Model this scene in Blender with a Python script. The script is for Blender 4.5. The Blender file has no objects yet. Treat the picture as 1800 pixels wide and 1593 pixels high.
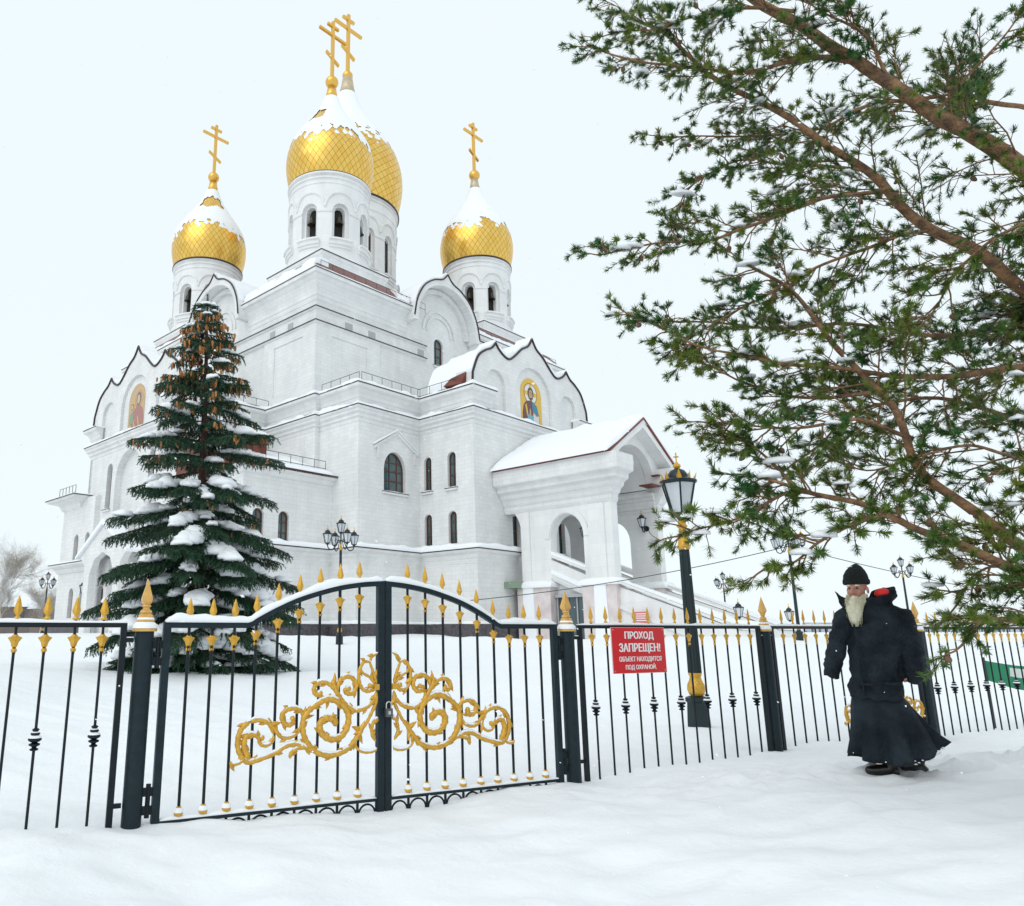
import bpy, bmesh, math, random
import numpy as np
from mathutils import Vector, noise
from mathutils.geometry import tessellate_polygon
R = math.radians
SC = bpy.context.scene
COL = SC.collection
EYE = 1.6

# ---------------------------------------------------------------- camera, sky, sun, exposure
cam = bpy.data.cameras.new('camera'); co = bpy.data.objects.new('camera', cam); COL.objects.link(co)
co.location = (0, 0, EYE); co.rotation_euler = (R(90 + 13.13), 0, 0)
cam.sensor_fit = 'HORIZONTAL'; cam.sensor_width = 36; cam.lens = 1329 / 1800 * 36
cam.shift_x = 211 / 1800; cam.shift_y = 3.5 / 1800
cam.clip_start = 0.05; cam.clip_end = 5000
SC.camera = co
wd = bpy.data.worlds.new('World'); SC.world = wd; wd.use_nodes = True
nt = wd.node_tree; nt.nodes.clear()
SUN_EL, SUN_AZ = R(42), R(215)      # azimuth measured clockwise from +Y
sky = nt.nodes.new('ShaderNodeTexSky'); sky.sky_type = 'NISHITA'; sky.sun_disc = False
sky.sun_elevation = SUN_EL; sky.sun_rotation = SUN_AZ
mixn = nt.nodes.new('ShaderNodeMix'); mixn.data_type = 'RGBA'; mixn.inputs[0].default_value = 0.94
mixn.inputs[7].default_value = (7.75, 8.5, 8.85, 1)      # an even, thick layer of snow cloud over the clear sky
bg = nt.nodes.new('ShaderNodeBackground'); bg.inputs[1].default_value = 0.1
out = nt.nodes.new('ShaderNodeOutputWorld')
nt.links.new(sky.outputs[0], mixn.inputs[6]); nt.links.new(mixn.outputs[2], bg.inputs[0]); nt.links.new(bg.outputs[0], out.inputs[0])
sl = bpy.data.lights.new('sun', 'SUN'); sl.energy = 0.75; sl.angle = R(50); sl.color = (1, .97, .92)
so = bpy.data.objects.new('sun', sl); COL.objects.link(so)
sd = Vector((math.sin(SUN_AZ) * math.cos(SUN_EL), math.cos(SUN_AZ) * math.cos(SUN_EL), math.sin(SUN_EL)))
so.rotation_euler = sd.to_track_quat('Z', 'Y').to_euler(); so.location = (-20, -20, 60)
SC.view_settings.view_transform = 'Standard'; SC.view_settings.look = 'None'
SC.view_settings.exposure = 0.25; SC.view_settings.gamma = 1

# ---------------------------------------------------------------- helpers
def tag(o, label=None, cat=None, group=None, kind=None):
    if label: o['label'] = label
    if cat: o['category'] = cat
    if group: o['group'] = group
    if kind: o['kind'] = kind
    return o
def empty(name, loc=(0, 0, 0), rz=0, **kw):
    o = bpy.data.objects.new(name, None); COL.objects.link(o); o.location = loc; o.rotation_euler = (0, 0, rz)
    o.empty_display_size = .3
    return tag(o, **kw)
def copy_tree(o, parent=None):
    c = o.copy(); COL.objects.link(c); c.parent = parent
    for ch in list(o.children): copy_tree(ch, c)
    return c
def link_mesh(name, me, mats, parent=None, smooth=None):
    for m in (mats if isinstance(mats, (list, tuple)) else [mats]): me.materials.append(m)
    if smooth is not None:
        me.polygons.foreach_set('use_smooth', [True] * len(me.polygons))
        me.set_sharp_from_angle(angle=R(smooth))
    o = bpy.data.objects.new(name, me); COL.objects.link(o)
    if parent: o.parent = parent
    return o
def catmull(pts, n=6, closed=False):
    P = [Vector(p) for p in pts]; out = []
    N = len(P); rng = N if closed else N - 1
    for i in range(rng):
        g = (lambda k: P[k % N]) if closed else (lambda k: P[min(max(k, 0), N - 1)])
        p0, p1, p2, p3 = g(i - 1), g(i), g(i + 1), g(i + 2)
        for k in range(n):
            t = k / n
            out.append(.5 * ((2 * p1) + (p2 - p0) * t + (2 * p0 - 5 * p1 + 4 * p2 - p3) * t * t + (3 * p1 - p0 - 3 * p2 + p3) * t ** 3))
    if not closed: out.append(P[-1])
    return out
def arch(u0, u1, z0, top, n=14, rise=None):
    h = (u1 - u0) / 2; c = (u0 + u1) / 2; rise = rise or h; zs = top - rise
    pts = [(u0, z0), (u1, z0)]
    for i in range(n + 1):
        a = math.pi * i / n; pts.append((c + h * math.cos(a), zs + rise * math.sin(a)))
    return pts
def nz(x, y=0, z=0, s=1): return noise.noise(Vector((x * s, y * s, z * s)))
class MB:
    def __init__(s): s.v = []; s.f = []; s.m = []
    def add(s, vs, fs, mat=0):
        b = len(s.v); s.v += [tuple(p) for p in vs]
        s.f += [tuple(b + i for i in f) for f in fs]; s.m += [mat] * len(fs)
    def box(s, x0, x1, y0, y1, z0, z1, mat=0):
        s.add([(x, y, z) for z in (z0, z1) for y in (y0, y1) for x in (x0, x1)],
              [(0, 2, 3, 1), (4, 5, 7, 6), (0, 1, 5, 4), (2, 6, 7, 3), (0, 4, 6, 2), (1, 3, 7, 5)], mat)
    def slab(s, outer, holes, frame, w0, w1, mat=0):
        loops = [outer] + list(holes)
        tri = tessellate_polygon([[Vector((p[0], p[1], 0)) for p in l] for l in loops])
        flat = [p for l in loops for p in l]; n = len(flat)
        vs = [frame(p[0], p[1], w1) for p in flat] + [frame(p[0], p[1], w0) for p in flat]
        fs = [tuple(t) for t in tri] + [tuple(i + n for i in t[::-1]) for t in tri]
        b = 0
        for l in loops:
            k = len(l)
            for i in range(k): j = (i + 1) % k; fs.append((b + i, b + j, b + j + n, b + i + n))
            b += k
        s.add(vs, fs, mat)
    def tube(s, path, r, n=8, mat=0, cap=True, flat=1.0):
        P = [Vector(p) for p in path]; N = len(P)
        rr = r if isinstance(r, (list, tuple)) else [r] * N
        up = Vector((0, 0, 1)); prev = None; vs = []
        for i in range(N):
            t = (P[min(i + 1, N - 1)] - P[max(i - 1, 0)])
            t = t.normalized() if t.length > 1e-9 else up
            if prev is None:
                a = t.cross(up)
                if a.length < .05: a = t.cross(Vector((1, 0, 0)))
            else: a = prev - t * prev.dot(t)
            a.normalize(); prev = a; b = t.cross(a)
            for k in range(n):
                th = 2 * math.pi * k / n
                vs.append(P[i] + a * math.cos(th) * rr[i] + b * math.sin(th) * rr[i] * flat)
        fs = [(i * n + k, i * n + (k + 1) % n, (i + 1) * n + (k + 1) % n, (i + 1) * n + k) for i in range(N - 1) for k in range(n)]
        if cap: fs += [tuple(range(n))[::-1], tuple((N - 1) * n + k for k in range(n))]
        s.add(vs, fs, mat)
    def lathe(s, prof, n=24, c=(0, 0, 0), mat=0, phase=0.0):
        vs = []; N = len(prof)
        for (r, z) in prof:
            for k in range(n):
                th = 2 * math.pi * k / n + phase
                vs.append((c[0] + r * math.cos(th), c[1] + r * math.sin(th), c[2] + z))
        fs = [(i * n + k, i * n + (k + 1) % n, (i + 1) * n + (k + 1) % n, (i + 1) * n + k) for i in range(N - 1) for k in range(n)]
        fs += [tuple(range(n))[::-1], tuple((N - 1) * n + k for k in range(n))]
        s.add(vs, fs, mat)
    def sweep(s, path, prof, z=0.0, closed=False, mat=0, sub=0, nzf=None):
        """extrude a profile [(outward offset, dz)] along a plan polyline; outward = right hand of travel"""
        P = [Vector((p[0], p[1])) for p in path]; N = len(P); M = []
        for i in range(N):
            if closed: d0 = P[i] - P[i - 1]; d1 = P[(i + 1) % N] - P[i]
            else: d0 = P[i] - P[i - 1] if i else P[1] - P[0]; d1 = P[i + 1] - P[i] if i < N - 1 else d0
            d0.normalize(); d1.normalize(); n0 = Vector((d0.y, -d0.x)); n1 = Vector((d1.y, -d1.x))
            m = n0 + n1; m /= max(m.length_squared / 2, .2); M.append(m)
        st = []
        segs = N if closed else N - 1
        for i in range(segs):
            j = (i + 1) % N; k = max(1, int((P[j] - P[i]).length / sub)) if sub else 1
            for q in range(k): st.append((i, j, q / k))
        if not closed: st.append((N - 2, N - 1, 1.0))
        K = len(prof); vs = []
        for (i, j, t) in st:
            base = P[i].lerp(P[j], t)
            f = nzf(base.x, base.y) if nzf else (0, 1)
            for (o, dz) in prof:
                a = P[i] + M[i] * (o + (f[0] if nzf else 0)); b = P[j] + M[j] * (o + (f[0] if nzf else 0))
                p = a.lerp(b, t); vs.append((p.x, p.y, z + dz * f[1]))
        S = len(st); fs = []
        for i in range(S if closed else S - 1):
            j = (i + 1) % S
            for k in range(K): l = (k + 1) % K; fs.append((i * K + k, j * K + k, j * K + l, i * K + l))
        if not closed: fs += [tuple(range(K)), tuple((S - 1) * K + k for k in range(K))[::-1]]
        s.add(vs, fs, mat)
    def snow(s, path, z, o0, o1, h, closed=False, mat=0, sub=.3, seed=0.0, amp=.55):
        d = abs(o1 - o0)
        prof = [(o1, -.02), (o1 + .02, .45 * h), (o1 - .12 * d, .85 * h), (o1 - .35 * d, h), (o1 - .7 * d, h * 1.05), (o0, h), (o0, -.02)]
        def f(x, y):
            a = nz(x * .8 + seed, y * .8, seed); b = nz(x * 2.6, y * 2.6 + seed, 7)
            return (0.05 * h * b, max(.35, 1 + amp * (a * 1.3 + b * .5)))
        s.sweep(path, prof, z, closed, mat, sub, f)
    def build_each(s, name, mats, parent=None, smooth=None):
        """one object per connected piece"""
        par = list(range(len(s.v)))
        def fd(i):
            while par[i] != i: par[i] = par[par[i]]; i = par[i]
            return i
        for f in s.f:
            for q in f[1:]: par[fd(q)] = fd(f[0])
        grp = {}
        for f, m in zip(s.f, s.m): grp.setdefault(fd(f[0]), []).append((f, m))
        for g in grp.values():
            b = MB(); mp = {}
            for f, m in g:
                for q in f:
                    if q not in mp: mp[q] = len(b.v); b.v.append(s.v[q])
                b.f.append(tuple(mp[q] for q in f)); b.m.append(m)
            b.build(name, mats, parent, smooth)
    def build(s, name, mats, parent=None, smooth=None, recalc=True):
        me = bpy.data.meshes.new(name); me.from_pydata(s.v, [], s.f)
        if any(s.m): me.polygons.foreach_set('material_index', s.m)
        if recalc:
            bm = bmesh.new(); bm.from_mesh(me); bmesh.ops.recalc_face_normals(bm, faces=bm.faces); bm.to_mesh(me); bm.free()
        return link_mesh(name, me, mats, parent, smooth)

# ---------------------------------------------------------------- materials
def mat(name, col, rough=.6, metal=0.0, spec=.5, noise_amt=0, nscale=5, bump=0, bscale=20, col2=None, detail=4):
    m = bpy.data.materials.new(name); m.use_nodes = True; N = m.node_tree.nodes; L = m.node_tree.links
    b = N['Principled BSDF']; b.inputs['Roughness'].default_value = rough; b.inputs['Metallic'].default_value = metal
    b.inputs['Specular IOR Level'].default_value = spec; b.inputs['Base Color'].default_value = (*col, 1)
    tc = N.new('ShaderNodeTexCoord')
    if noise_amt or col2:
        n = N.new('ShaderNodeTexNoise'); n.inputs['Scale'].default_value = nscale; n.inputs['Detail'].default_value = detail
        L.new(tc.outputs['Object'], n.inputs['Vector'])
        mx = N.new('ShaderNodeMix'); mx.data_type = 'RGBA'
        c2 = col2 or tuple(c * (1 - noise_amt) for c in col)
        mx.inputs[6].default_value = (*col, 1); mx.inputs[7].default_value = (*c2, 1)
        r = N.new('ShaderNodeMapRange'); r.inputs[1].default_value = .35; r.inputs[2].default_value = .65
        L.new(n.outputs[0], r.inputs[0]); L.new(r.outputs[0], mx.inputs[0]); L.new(mx.outputs[2], b.inputs['Base Color'])
    if bump:
        n2 = N.new('ShaderNodeTexNoise'); n2.inputs['Scale'].default_value = bscale; n2.inputs['Detail'].default_value = 6
        bp = N.new('ShaderNodeBump'); bp.inputs['Strength'].default_value = bump; bp.inputs['Distance'].default_value = .05
        L.new(tc.outputs['Object'], n2.inputs['Vector']); L.new(n2.outputs[0], bp.inputs['Height']); L.new(bp.outputs[0], b.inputs['Normal'])
    return m
def stone(name, c1, c2, seam, bw=.62, bh=.3, mort=.012):
    m = bpy.data.materials.new(name); m.use_nodes = True; N = m.node_tree.nodes; L = m.node_tree.links
    b = N['Principled BSDF']; b.inputs['Roughness'].default_value = .8; b.inputs['Specular IOR Level'].default_value = .25
    tc = N.new('ShaderNodeTexCoord'); sx = N.new('ShaderNodeSeparateXYZ'); ad = N.new('ShaderNodeMath'); cx = N.new('ShaderNodeCombineXYZ')
    L.new(tc.outputs['Object'], sx.inputs[0]); L.new(sx.outputs[0], ad.inputs[0]); L.new(sx.outputs[1], ad.inputs[1])
    L.new(ad.outputs[0], cx.inputs[0]); L.new(sx.outputs[2], cx.inputs[1])
    br = N.new('ShaderNodeTexBrick'); L.new(cx.outputs[0], br.inputs['Vector'])
    br.inputs['Color1'].default_value = (*c1, 1); br.inputs['Color2'].default_value = (*c2, 1); br.inputs['Mortar'].default_value = (*seam, 1)
    br.inputs['Scale'].default_value = 1; br.inputs['Mortar Size'].default_value = mort; br.inputs['Brick Width'].default_value = bw
    br.inputs['Row Height'].default_value = bh; br.inputs['Mortar Smooth'].default_value = .4; br.inputs['Bias'].default_value = .1
    n = N.new('ShaderNodeTexNoise'); n.inputs['Scale'].default_value = .55; n.inputs['Detail'].default_value = 8; n.inputs['Roughness'].default_value = .62
    L.new(tc.outputs['Object'], n.inputs['Vector'])
    rp = N.new('ShaderNodeMapRange'); rp.inputs[1].default_value = .3; rp.inputs[2].default_value = .7; rp.inputs[3].default_value = .93; rp.inputs[4].default_value = 1.04
    L.new(n.outputs[0], rp.inputs[0])
    n3 = N.new('ShaderNodeTexNoise'); n3.inputs['Scale'].default_value = 1.6; n3.inputs['Detail'].default_value = 7
    mp = N.new('ShaderNodeMapping'); mp.inputs['Scale'].default_value = (1, 1, .18)       # rain streaks run down
    L.new(tc.outputs['Object'], mp.inputs[0]); L.new(mp.outputs[0], n3.inputs['Vector'])
    r3 = N.new('ShaderNodeMapRange'); r3.inputs[1].default_value = .35; r3.inputs[2].default_value = .7; r3.inputs[3].default_value = 1.02; r3.inputs[4].default_value = .94
    L.new(n3.outputs[0], r3.inputs[0])
    mm = N.new('ShaderNodeMath'); mm.operation = 'MULTIPLY'; L.new(rp.outputs[0], mm.inputs[0]); L.new(r3.outputs[0], mm.inputs[1])
    vm = N.new('ShaderNodeVectorMath'); vm.operation = 'SCALE'; L.new(br.outputs[0], vm.inputs[0]); L.new(mm.outputs[0], vm.inputs['Scale'])
    L.new(vm.outputs[0], b.inputs['Base Color'])
    bp = N.new('ShaderNodeBump'); bp.inputs['Strength'].default_value = .3; bp.inputs['Distance'].default_value = .02; bp.invert = True
    L.new(br.outputs['Fac'], bp.inputs['Height']); L.new(bp.outputs[0], b.inputs['Normal'])
    return m
M = {}
M['wall'] = stone('white_limestone', (.72, .72, .715), (.77, .77, .76), (.63, .63, .625), .5, .23, mort=.009)
M['plaster'] = stone('pale_plaster', (.76, .76, .755), (.80, .80, .79), (.68, .68, .68), 1.2, .6, .006)
M['granite'] = mat('dark_granite', (.10, .09, .10), .5, noise_amt=.5, nscale=6)
M['pink'] = mat('pink_marble', (.60, .52, .51), .4, col2=(.72, .65, .64), nscale=2.0)
M['trim'] = mat('dark_metal_edge', (.035, .022, .022), .4, .3)
M['copper'] = mat('red_brown_metal_roof', (.20, .045, .028), .4, .3, noise_amt=.4, nscale=3)
M['vent'] = mat('grey_vent', (.42, .44, .45), .6, noise_amt=.15, nscale=30)
M['frame'] = mat('brown_window_frame', (.10, .04, .02), .5)
M['dark'] = mat('belfry_shade_lining', (.02, .016, .012), .8)  # near-black colour painting in the shade inside the belfries
M['rail'] = mat('dark_grey_iron', (.06, .065, .07), .5, .4)
M['bell'] = mat('dark_bronze', (.05, .045, .03), .35, .8)
def glass_mat():
    m = mat('dark_window_glass', (.025, .06, .07), .06, spec=.9, col2=(.07, .12, .13), nscale=.8, detail=1); return m
M['glass'] = glass_mat()
def snow_mat(name, big=.8, fine=14.0, strength=.25):
    m = bpy.data.materials.new(name); m.use_nodes = True; N = m.node_tree.nodes; L = m.node_tree.links
    b = N['Principled BSDF']; b.inputs['Roughness'].default_value = .75; b.inputs['Specular IOR Level'].default_value = .3
    b.inputs['Base Color'].default_value = (.86, .885, .91, 1)
    tc = N.new('ShaderNodeTexCoord')
    n = N.new('ShaderNodeTexNoise'); n.inputs['Scale'].default_value = fine; n.inputs['Detail'].default_value = 9; n.inputs['Roughness'].default_value = .65
    n2 = N.new('ShaderNodeTexNoise'); n2.inputs['Scale'].default_value = big; n2.inputs['Detail'].default_value = 5
    L.new(tc.outputs['Object'], n.inputs['Vector']); L.new(tc.outputs['Object'], n2.inputs['Vector'])
    ad = N.new('ShaderNodeMath'); ad.operation = 'MULTIPLY_ADD'; ad.inputs[1].default_value = 5; L.new(n2.outputs[0], ad.inputs[0]); L.new(n.outputs[0], ad.inputs[2])
    bp = N.new('ShaderNodeBump'); bp.inputs['Strength'].default_value = strength; bp.inputs['Distance'].default_value = .03
    L.new(ad.outputs[0], bp.inputs['Height']); L.new(bp.outputs[0], b.inputs['Normal'])
    return m
M['snow'] = snow_mat('fresh_snow')
M['gsnow'] = snow_mat('drifted_snow', .9, 9, .5)
def gold_dome():
    m = bpy.data.materials.new('gold_tiles'); m.use_nodes = True; N = m.node_tree.nodes; L = m.node_tree.links
    b = N['Principled BSDF']; b.inputs['Metallic'].default_value = .92; b.inputs['Roughness'].default_value = .33
    tc = N.new('ShaderNodeTexCoord'); sx = N.new('ShaderNodeSeparateXYZ'); L.new(tc.outputs['Object'], sx.inputs[0])
    at = N.new('ShaderNodeMath'); at.operation = 'ARCTAN2'; L.new(sx.outputs[1], at.inputs[0]); L.new(sx.outputs[0], at.inputs[1])
    sc = N.new('ShaderNodeMath'); sc.operation = 'MULTIPLY'; sc.inputs[1].default_value = 44 / (2 * math.pi); L.new(at.outputs[0], sc.inputs[0])
    zz = N.new('ShaderNodeMath'); zz.operation = 'MULTIPLY'; zz.inputs[1].default_value = 1.55; L.new(sx.outputs[2], zz.inputs[0])
    lines = []; cells = []
    for op in ('ADD', 'SUBTRACT'):
        a = N.new('ShaderNodeMath'); a.operation = op; L.new(sc.outputs[0], a.inputs[0]); L.new(zz.outputs[0], a.inputs[1])
        fr = N.new('ShaderNodeMath'); fr.operation = 'FRACT'; L.new(a.outputs[0], fr.inputs[0])
        fl = N.new('ShaderNodeMath'); fl.operation = 'FLOOR'; L.new(a.outputs[0], fl.inputs[0]); cells.append(fl)
        lt = N.new('ShaderNodeMath'); lt.operation = 'LESS_THAN'; lt.inputs[1].default_value = .07; L.new(fr.outputs[0], lt.inputs[0]); lines.append(lt)
    mx = N.new('ShaderNodeMath'); mx.operation = 'MAXIMUM'; L.new(lines[0].outputs[0], mx.inputs[0]); L.new(lines[1].outputs[0], mx.inputs[1])
    cb = N.new('ShaderNodeCombineXYZ'); L.new(cells[0].outputs[0], cb.inputs[0]); L.new(cells[1].outputs[0], cb.inputs[1])
    wn = N.new('ShaderNodeTexWhiteNoise'); L.new(cb.outputs[0], wn.inputs[0])
    hv = N.new('ShaderNodeMix'); hv.data_type = 'RGBA'; hv.inputs[6].default_value = (.78, .48, .095, 1); hv.inputs[7].default_value = (.86, .57, .15, 1)
    L.new(wn.outputs[0], hv.inputs[0])
    c = N.new('ShaderNodeMix'); c.data_type = 'RGBA'; L.new(hv.outputs[2], c.inputs[6]); c.inputs[7].default_value = (.33, .17, .03, 1)
    L.new(mx.outputs[0], c.inputs[0]); L.new(c.outputs[2], b.inputs['Base Color'])
    sub = N.new('ShaderNodeVectorMath'); sub.operation = 'MULTIPLY_ADD'; sub.inputs[1].default_value = (.07, .07, .07)
    ge = N.new('ShaderNodeNewGeometry'); cen = N.new('ShaderNodeVectorMath'); cen.operation = 'SUBTRACT'; cen.inputs[1].default_value = (.5, .5, .5)
    L.new(wn.outputs[1], cen.inputs[0]); L.new(cen.outputs[0], sub.inputs[0]); L.new(ge.outputs['Normal'], sub.inputs[2])
    nn = N.new('ShaderNodeVectorMath'); nn.operation = 'NORMALIZE'; L.new(sub.outputs[0], nn.inputs[0]); L.new(nn.outputs[0], b.inputs['Normal'])
    return m
M['dome'] = gold_dome()
M['goldp'] = mat('gilded_metal', (.78, .46, .10), .32, .8)
M['neck'] = mat('frosted_gilding', (.62, .52, .36), .5, .5, noise_amt=.2, nscale=4)
M['gold'] = mat('gold_paint', (.70, .39, .045), .38, .25, noise_amt=.22, nscale=30)
M['goldpale'] = mat('weathered_gold_paint', (.72, .42, .12), .45, .2, noise_amt=.2, nscale=25)
M['iron'] = mat('blue_black_enamelled_steel', (.004, .011, .016), .5, 0, spec=.3, noise_amt=.4, nscale=8, bump=.15, bscale=60)
M['ironl'] = mat('teal_black_enamelled_steel', (.006, .020, .028), .5, 0, spec=.3, noise_amt=.35, nscale=14, bump=.15, bscale=60)
# ---------------------------------------------------------------- the snow field
CTRL = [(-1.75,5.15,.31),(-1.1,5.45,.30),(-12,3,.1),(-3.5,3.6,.12),(-2.4,4.6,.24),(-1.2,4.6,.16),(0,4.2,.10),(0,3,.02),(1.5,4.6,.14),(2.6,5.2,.27),(3.6,5.6,.40),(5,5.4,.5),(6.5,6.5,.5),(5,4,.42),(2.5,3.3,.1),(8,4,.6),(0,0,0),(6,0,.3),(-6,0,.1),
 (4.15,6.8,.425),(4.45,6.9,.45),(3.4,7.0,.42),(5.6,7.4,.47),(-1.6,5.0,.24),(-2.9,4.9,.33),(.2,5.9,.24),(1.6,6.6,.26)]
for t, z in ((-4.5,.42),(-3.6,.40),(-2.57,.38),(-2.2,.36),(-1.93,.31),(-1.75,.285),(-1.2,.285),(-.6,.25),(0,.205),(.7,.25),(1.25,.30),(1.93,.26),(2.23,.31),(2.6,.33),(3.1,.335),(3.8,.342),(4.2,.38),(4.65,.38),(5.3,.366),(5.9,.374),(6.8,.35),(7.8,.33),(8.6,.318),(9.4,.29),(11,.25),(14,.2)):
    CTRL.append((-.069 + .8943 * t, 6.5 + .4473 * t, z)); CTRL.append((-.069 + .8943 * t - .45 * .4473, 6.5 + .4473 * t + .45 * .8943, z + (.0 if abs(t) > 1.95 else -.08)))
CTRL += [(4, 10.3, .42), (6, 12, .5), (0, 10, .40), (-2, 9, .5), (-5, 7.5, .85), (-7, 10, 1.15), (-10, 14, 1.35), (-4.2, 17, .78), (-6.5, 17, .9), (-1.5, 17, .75), (3, 17, .72), (8, 17, .72), (-2, 25, 1.1), (6, 25, 1.0), (14, 20, .8), (14, 12, .5), (20, 25, 1.0),
 (-5, 33, 1.45), (3, 31, 1.4), (-14, 30, 1.45), (-25, 30, 1.5), (-16, 20, 1.4), (10, 30, 1.35), (14, 34, 1.4), (22, 36, 1.35), (35, 40, 1.3), (0, 45, 1.5), (-20, 45, 1.5), (40, 60, 1.3), (-40, 60, 1.4), (20, 70, 1.4), (-20, 80, 1.4), (60, 30, 1.2), (-60, 30, 1.3), (20, 8, .4), (-20, 4, .6), (-10, -10, .1), (10, -10, .3), (0, -30, 0), (40, 0, .8), (-40, 0, .9)]
CA = np.array(CTRL, float)
def ground_z(x, y):
    x = np.atleast_1d(np.asarray(x, float)); y = np.atleast_1d(np.asarray(y, float)); out = np.empty(len(x))
    for i in range(0, len(x), 20000):
        xs = x[i:i + 20000, None]; ys = y[i:i + 20000, None]
        d2 = (xs - CA[:, 0]) ** 2 + (ys - CA[:, 1]) ** 2
        soft = .04 + .004 * (xs ** 2 + ys ** 2)
        w = 1 / (d2 + soft) ** 1.75
        out[i:i + 20000] = (w * CA[:, 2]).sum(1) / w.sum(1)
    return out
STEPS = []
for i in range(0, 16):      # the walker's footprints, leading off to the right
    STEPS.append((4.75 + .62 * i, 6.95 + .10 * i + (.12 if i % 2 else -.10), .13, 1.0))
def gz(x, y):
    z = ground_z(x, y)[0]; return z
def make_ground():
    n = 430
    s = np.linspace(-1, 1, n)
    X = 1.5 + 11 * s + 900 * s ** 9; Y = 7.5 + 10 * s + 900 * s ** 9
    xx, yy = np.meshgrid(X, Y); xf = xx.ravel(); yf = yy.ravel()
    z = ground_z(xf, yf)
    far = np.hypot(xf, yf)
    k = np.clip((far - 80) / 200, 0, 1); z = z * (1 - k) + 1.3 * k
    add = np.zeros(len(z))
    for i in range(len(z)):
        if far[i] < 90:
            x, y = xf[i], yf[i]
            a = .07 * nz(x * .7, y * .7, 3) + .03 * nz(x * 2.1 + y, y * 3.3, 9) + .008 * nz(x * 7, y * 9, 5)
            if far[i] < 14:
                # wind-carved ridges and clods in the foreground
                r = abs(nz(x * 1.3 + .8 * y, y * 2.6 - .7 * x, 12)); a += (.05 * (0.35 - r) + .035 * max(0, nz(x * .9, y * 2.2, 31)) ) * (1 if y < 6.3 + .5 * x else .3)
                tr = max(0, 1 - abs(y - (7.05 + .12 * (x - 4))) / .8) * (1 if x > 3 else max(0, (x - 1.2) / 1.8))
                a += tr * (.06 * nz(x * 4, y * 5, 2) + .05 * nz(x * 10, y * 10, 2))
            add[i] = a
    z += add
    for (fx, fy, fr, fd) in STEPS:
        d2 = ((xf - fx) / .24) ** 2 + ((yf - fy) / .15) ** 2
        z -= .17 * np.exp(-d2 ** 1.5) - .06 * np.exp(-((np.sqrt(d2) - 1.5) / .35) ** 2)
    v = np.stack([xf, yf, z], 1)
    me = bpy.data.meshes.new('snow_field')
    idx = np.arange(n * n).reshape(n, n)
    q = np.stack([idx[:-1, :-1], idx[:-1, 1:], idx[1:, 1:], idx[1:, :-1]], -1).reshape(-1, 4)
    me.from_pydata(v.tolist(), [], q.tolist())
    o = link_mesh('snow_field', me, M['gsnow'], None, 180)
    return tag(o, kind='structure', label='deep drifted snow covering the whole ground')
make_ground()
# ---------------------------------------------------------------- the church (local x runs along its right-hand front, local y along its left-hand front)
CH = empty('church', (-.0921 * 50, 50, 0), R(90 - 45.75), label='large white stone church with gold onion domes and snowy roofs behind the fence', cat='church')
def frR(B): return lambda u, z, w: (u, B - w, z)      # a wall facing right-front
def frL(A): return lambda u, z, w: (A - w, u, z)      # a wall facing left-front
CM = 6.6                                              # middle of the two projecting arms
def window(fr, u0, u1, z0, top, dep=.3, v=(.5,), h=(.35, .68), sill=True, rise=None, bar=.06):
    fm = MB(); t = bar
    fm.slab(arch(u0, u1, z0, top, rise=rise), [arch(u0 + t, u1 - t, z0 + t, top - t, rise=(rise - t if rise else None))], fr, -dep - .04, -dep + .05)
    W = u1 - u0
    for q in v:
        u = u0 + W * q; hh = (top - (rise or W / 2)) + (rise or W / 2) * math.sqrt(max(0, 1 - ((q - .5) * 2) ** 2)) - t * .5
        fm.slab([(u - .025, z0 + t * .5), (u + .025, z0 + t * .5), (u + .025, hh), (u - .025, hh)], [], fr, -dep - .03, -dep + .044)
    for q in h:
        z = z0 + (top - z0) * q
        fm.slab([(u0 + t * .5, z - .03), (u1 - t * .5, z - .03), (u1 - t * .5, z + .03), (u0 + t * .5, z + .03)], [], fr, -dep - .025, -dep + .047)
    o = fm.build('window', M['frame'], CH)
    g = MB(); g.slab(arch(u0 + t * .5, u1 - t * .5, z0 + t * .5, top - t * .5, rise=rise), [], fr, -dep - .012, -dep); g.build('pane', M['glass'], o)
    if sill:
        s = MB(); s.slab([(u0 - .12, z0 - .22), (u1 + .12, z0 - .22), (u1 + .12, z0 - .1), (u0 - .12, z0 - .1)], [], fr, 0.003, .14, 0)
        s.slab([(u0 - .13, z0 - .1), (u1 + .13, z0 - .1), (u1 + .13, z0 - .06), (u0 - .13, z0 - .06)], [], fr, 0.003, .16, 1)
        s.build('sill', [M['wall'], M['trim']], o)
        s = MB()
        P = [fr(u, z0 - .06, .0) for u in np.linspace(u0 - .08, u1 + .08, 7)]
        dirw = Vector(fr(0, 0, 1)) - Vector(fr(0, 0, 0)); prof = [(-.2, 0), (.14, 0), (.13, .06), (.02, .1), (-.2, .12)]
        vs = []; 
        for k, p in enumerate(P):
            f = .7 + .5 * nz(p[0] * 2, p[1] * 2, z0); f *= .4 if k in (0, 6) else 1
            for (q, dz) in prof: vs.append(Vector(p) + dirw * q + Vector((0, 0, dz * f)))
        s.add(vs, [(i * 5 + k, i * 5 + 5 + k, i * 5 + 5 + (k + 1) % 5, i * 5 + (k + 1) % 5) for i in range(6) for k in range(5)] + [(0, 1, 2, 3, 4), (34, 33, 32, 31, 30)])
        s.build('sill_snow', M['snow'], o, 60)
    return arch(u0, u1, z0, top, rise=rise)

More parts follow.
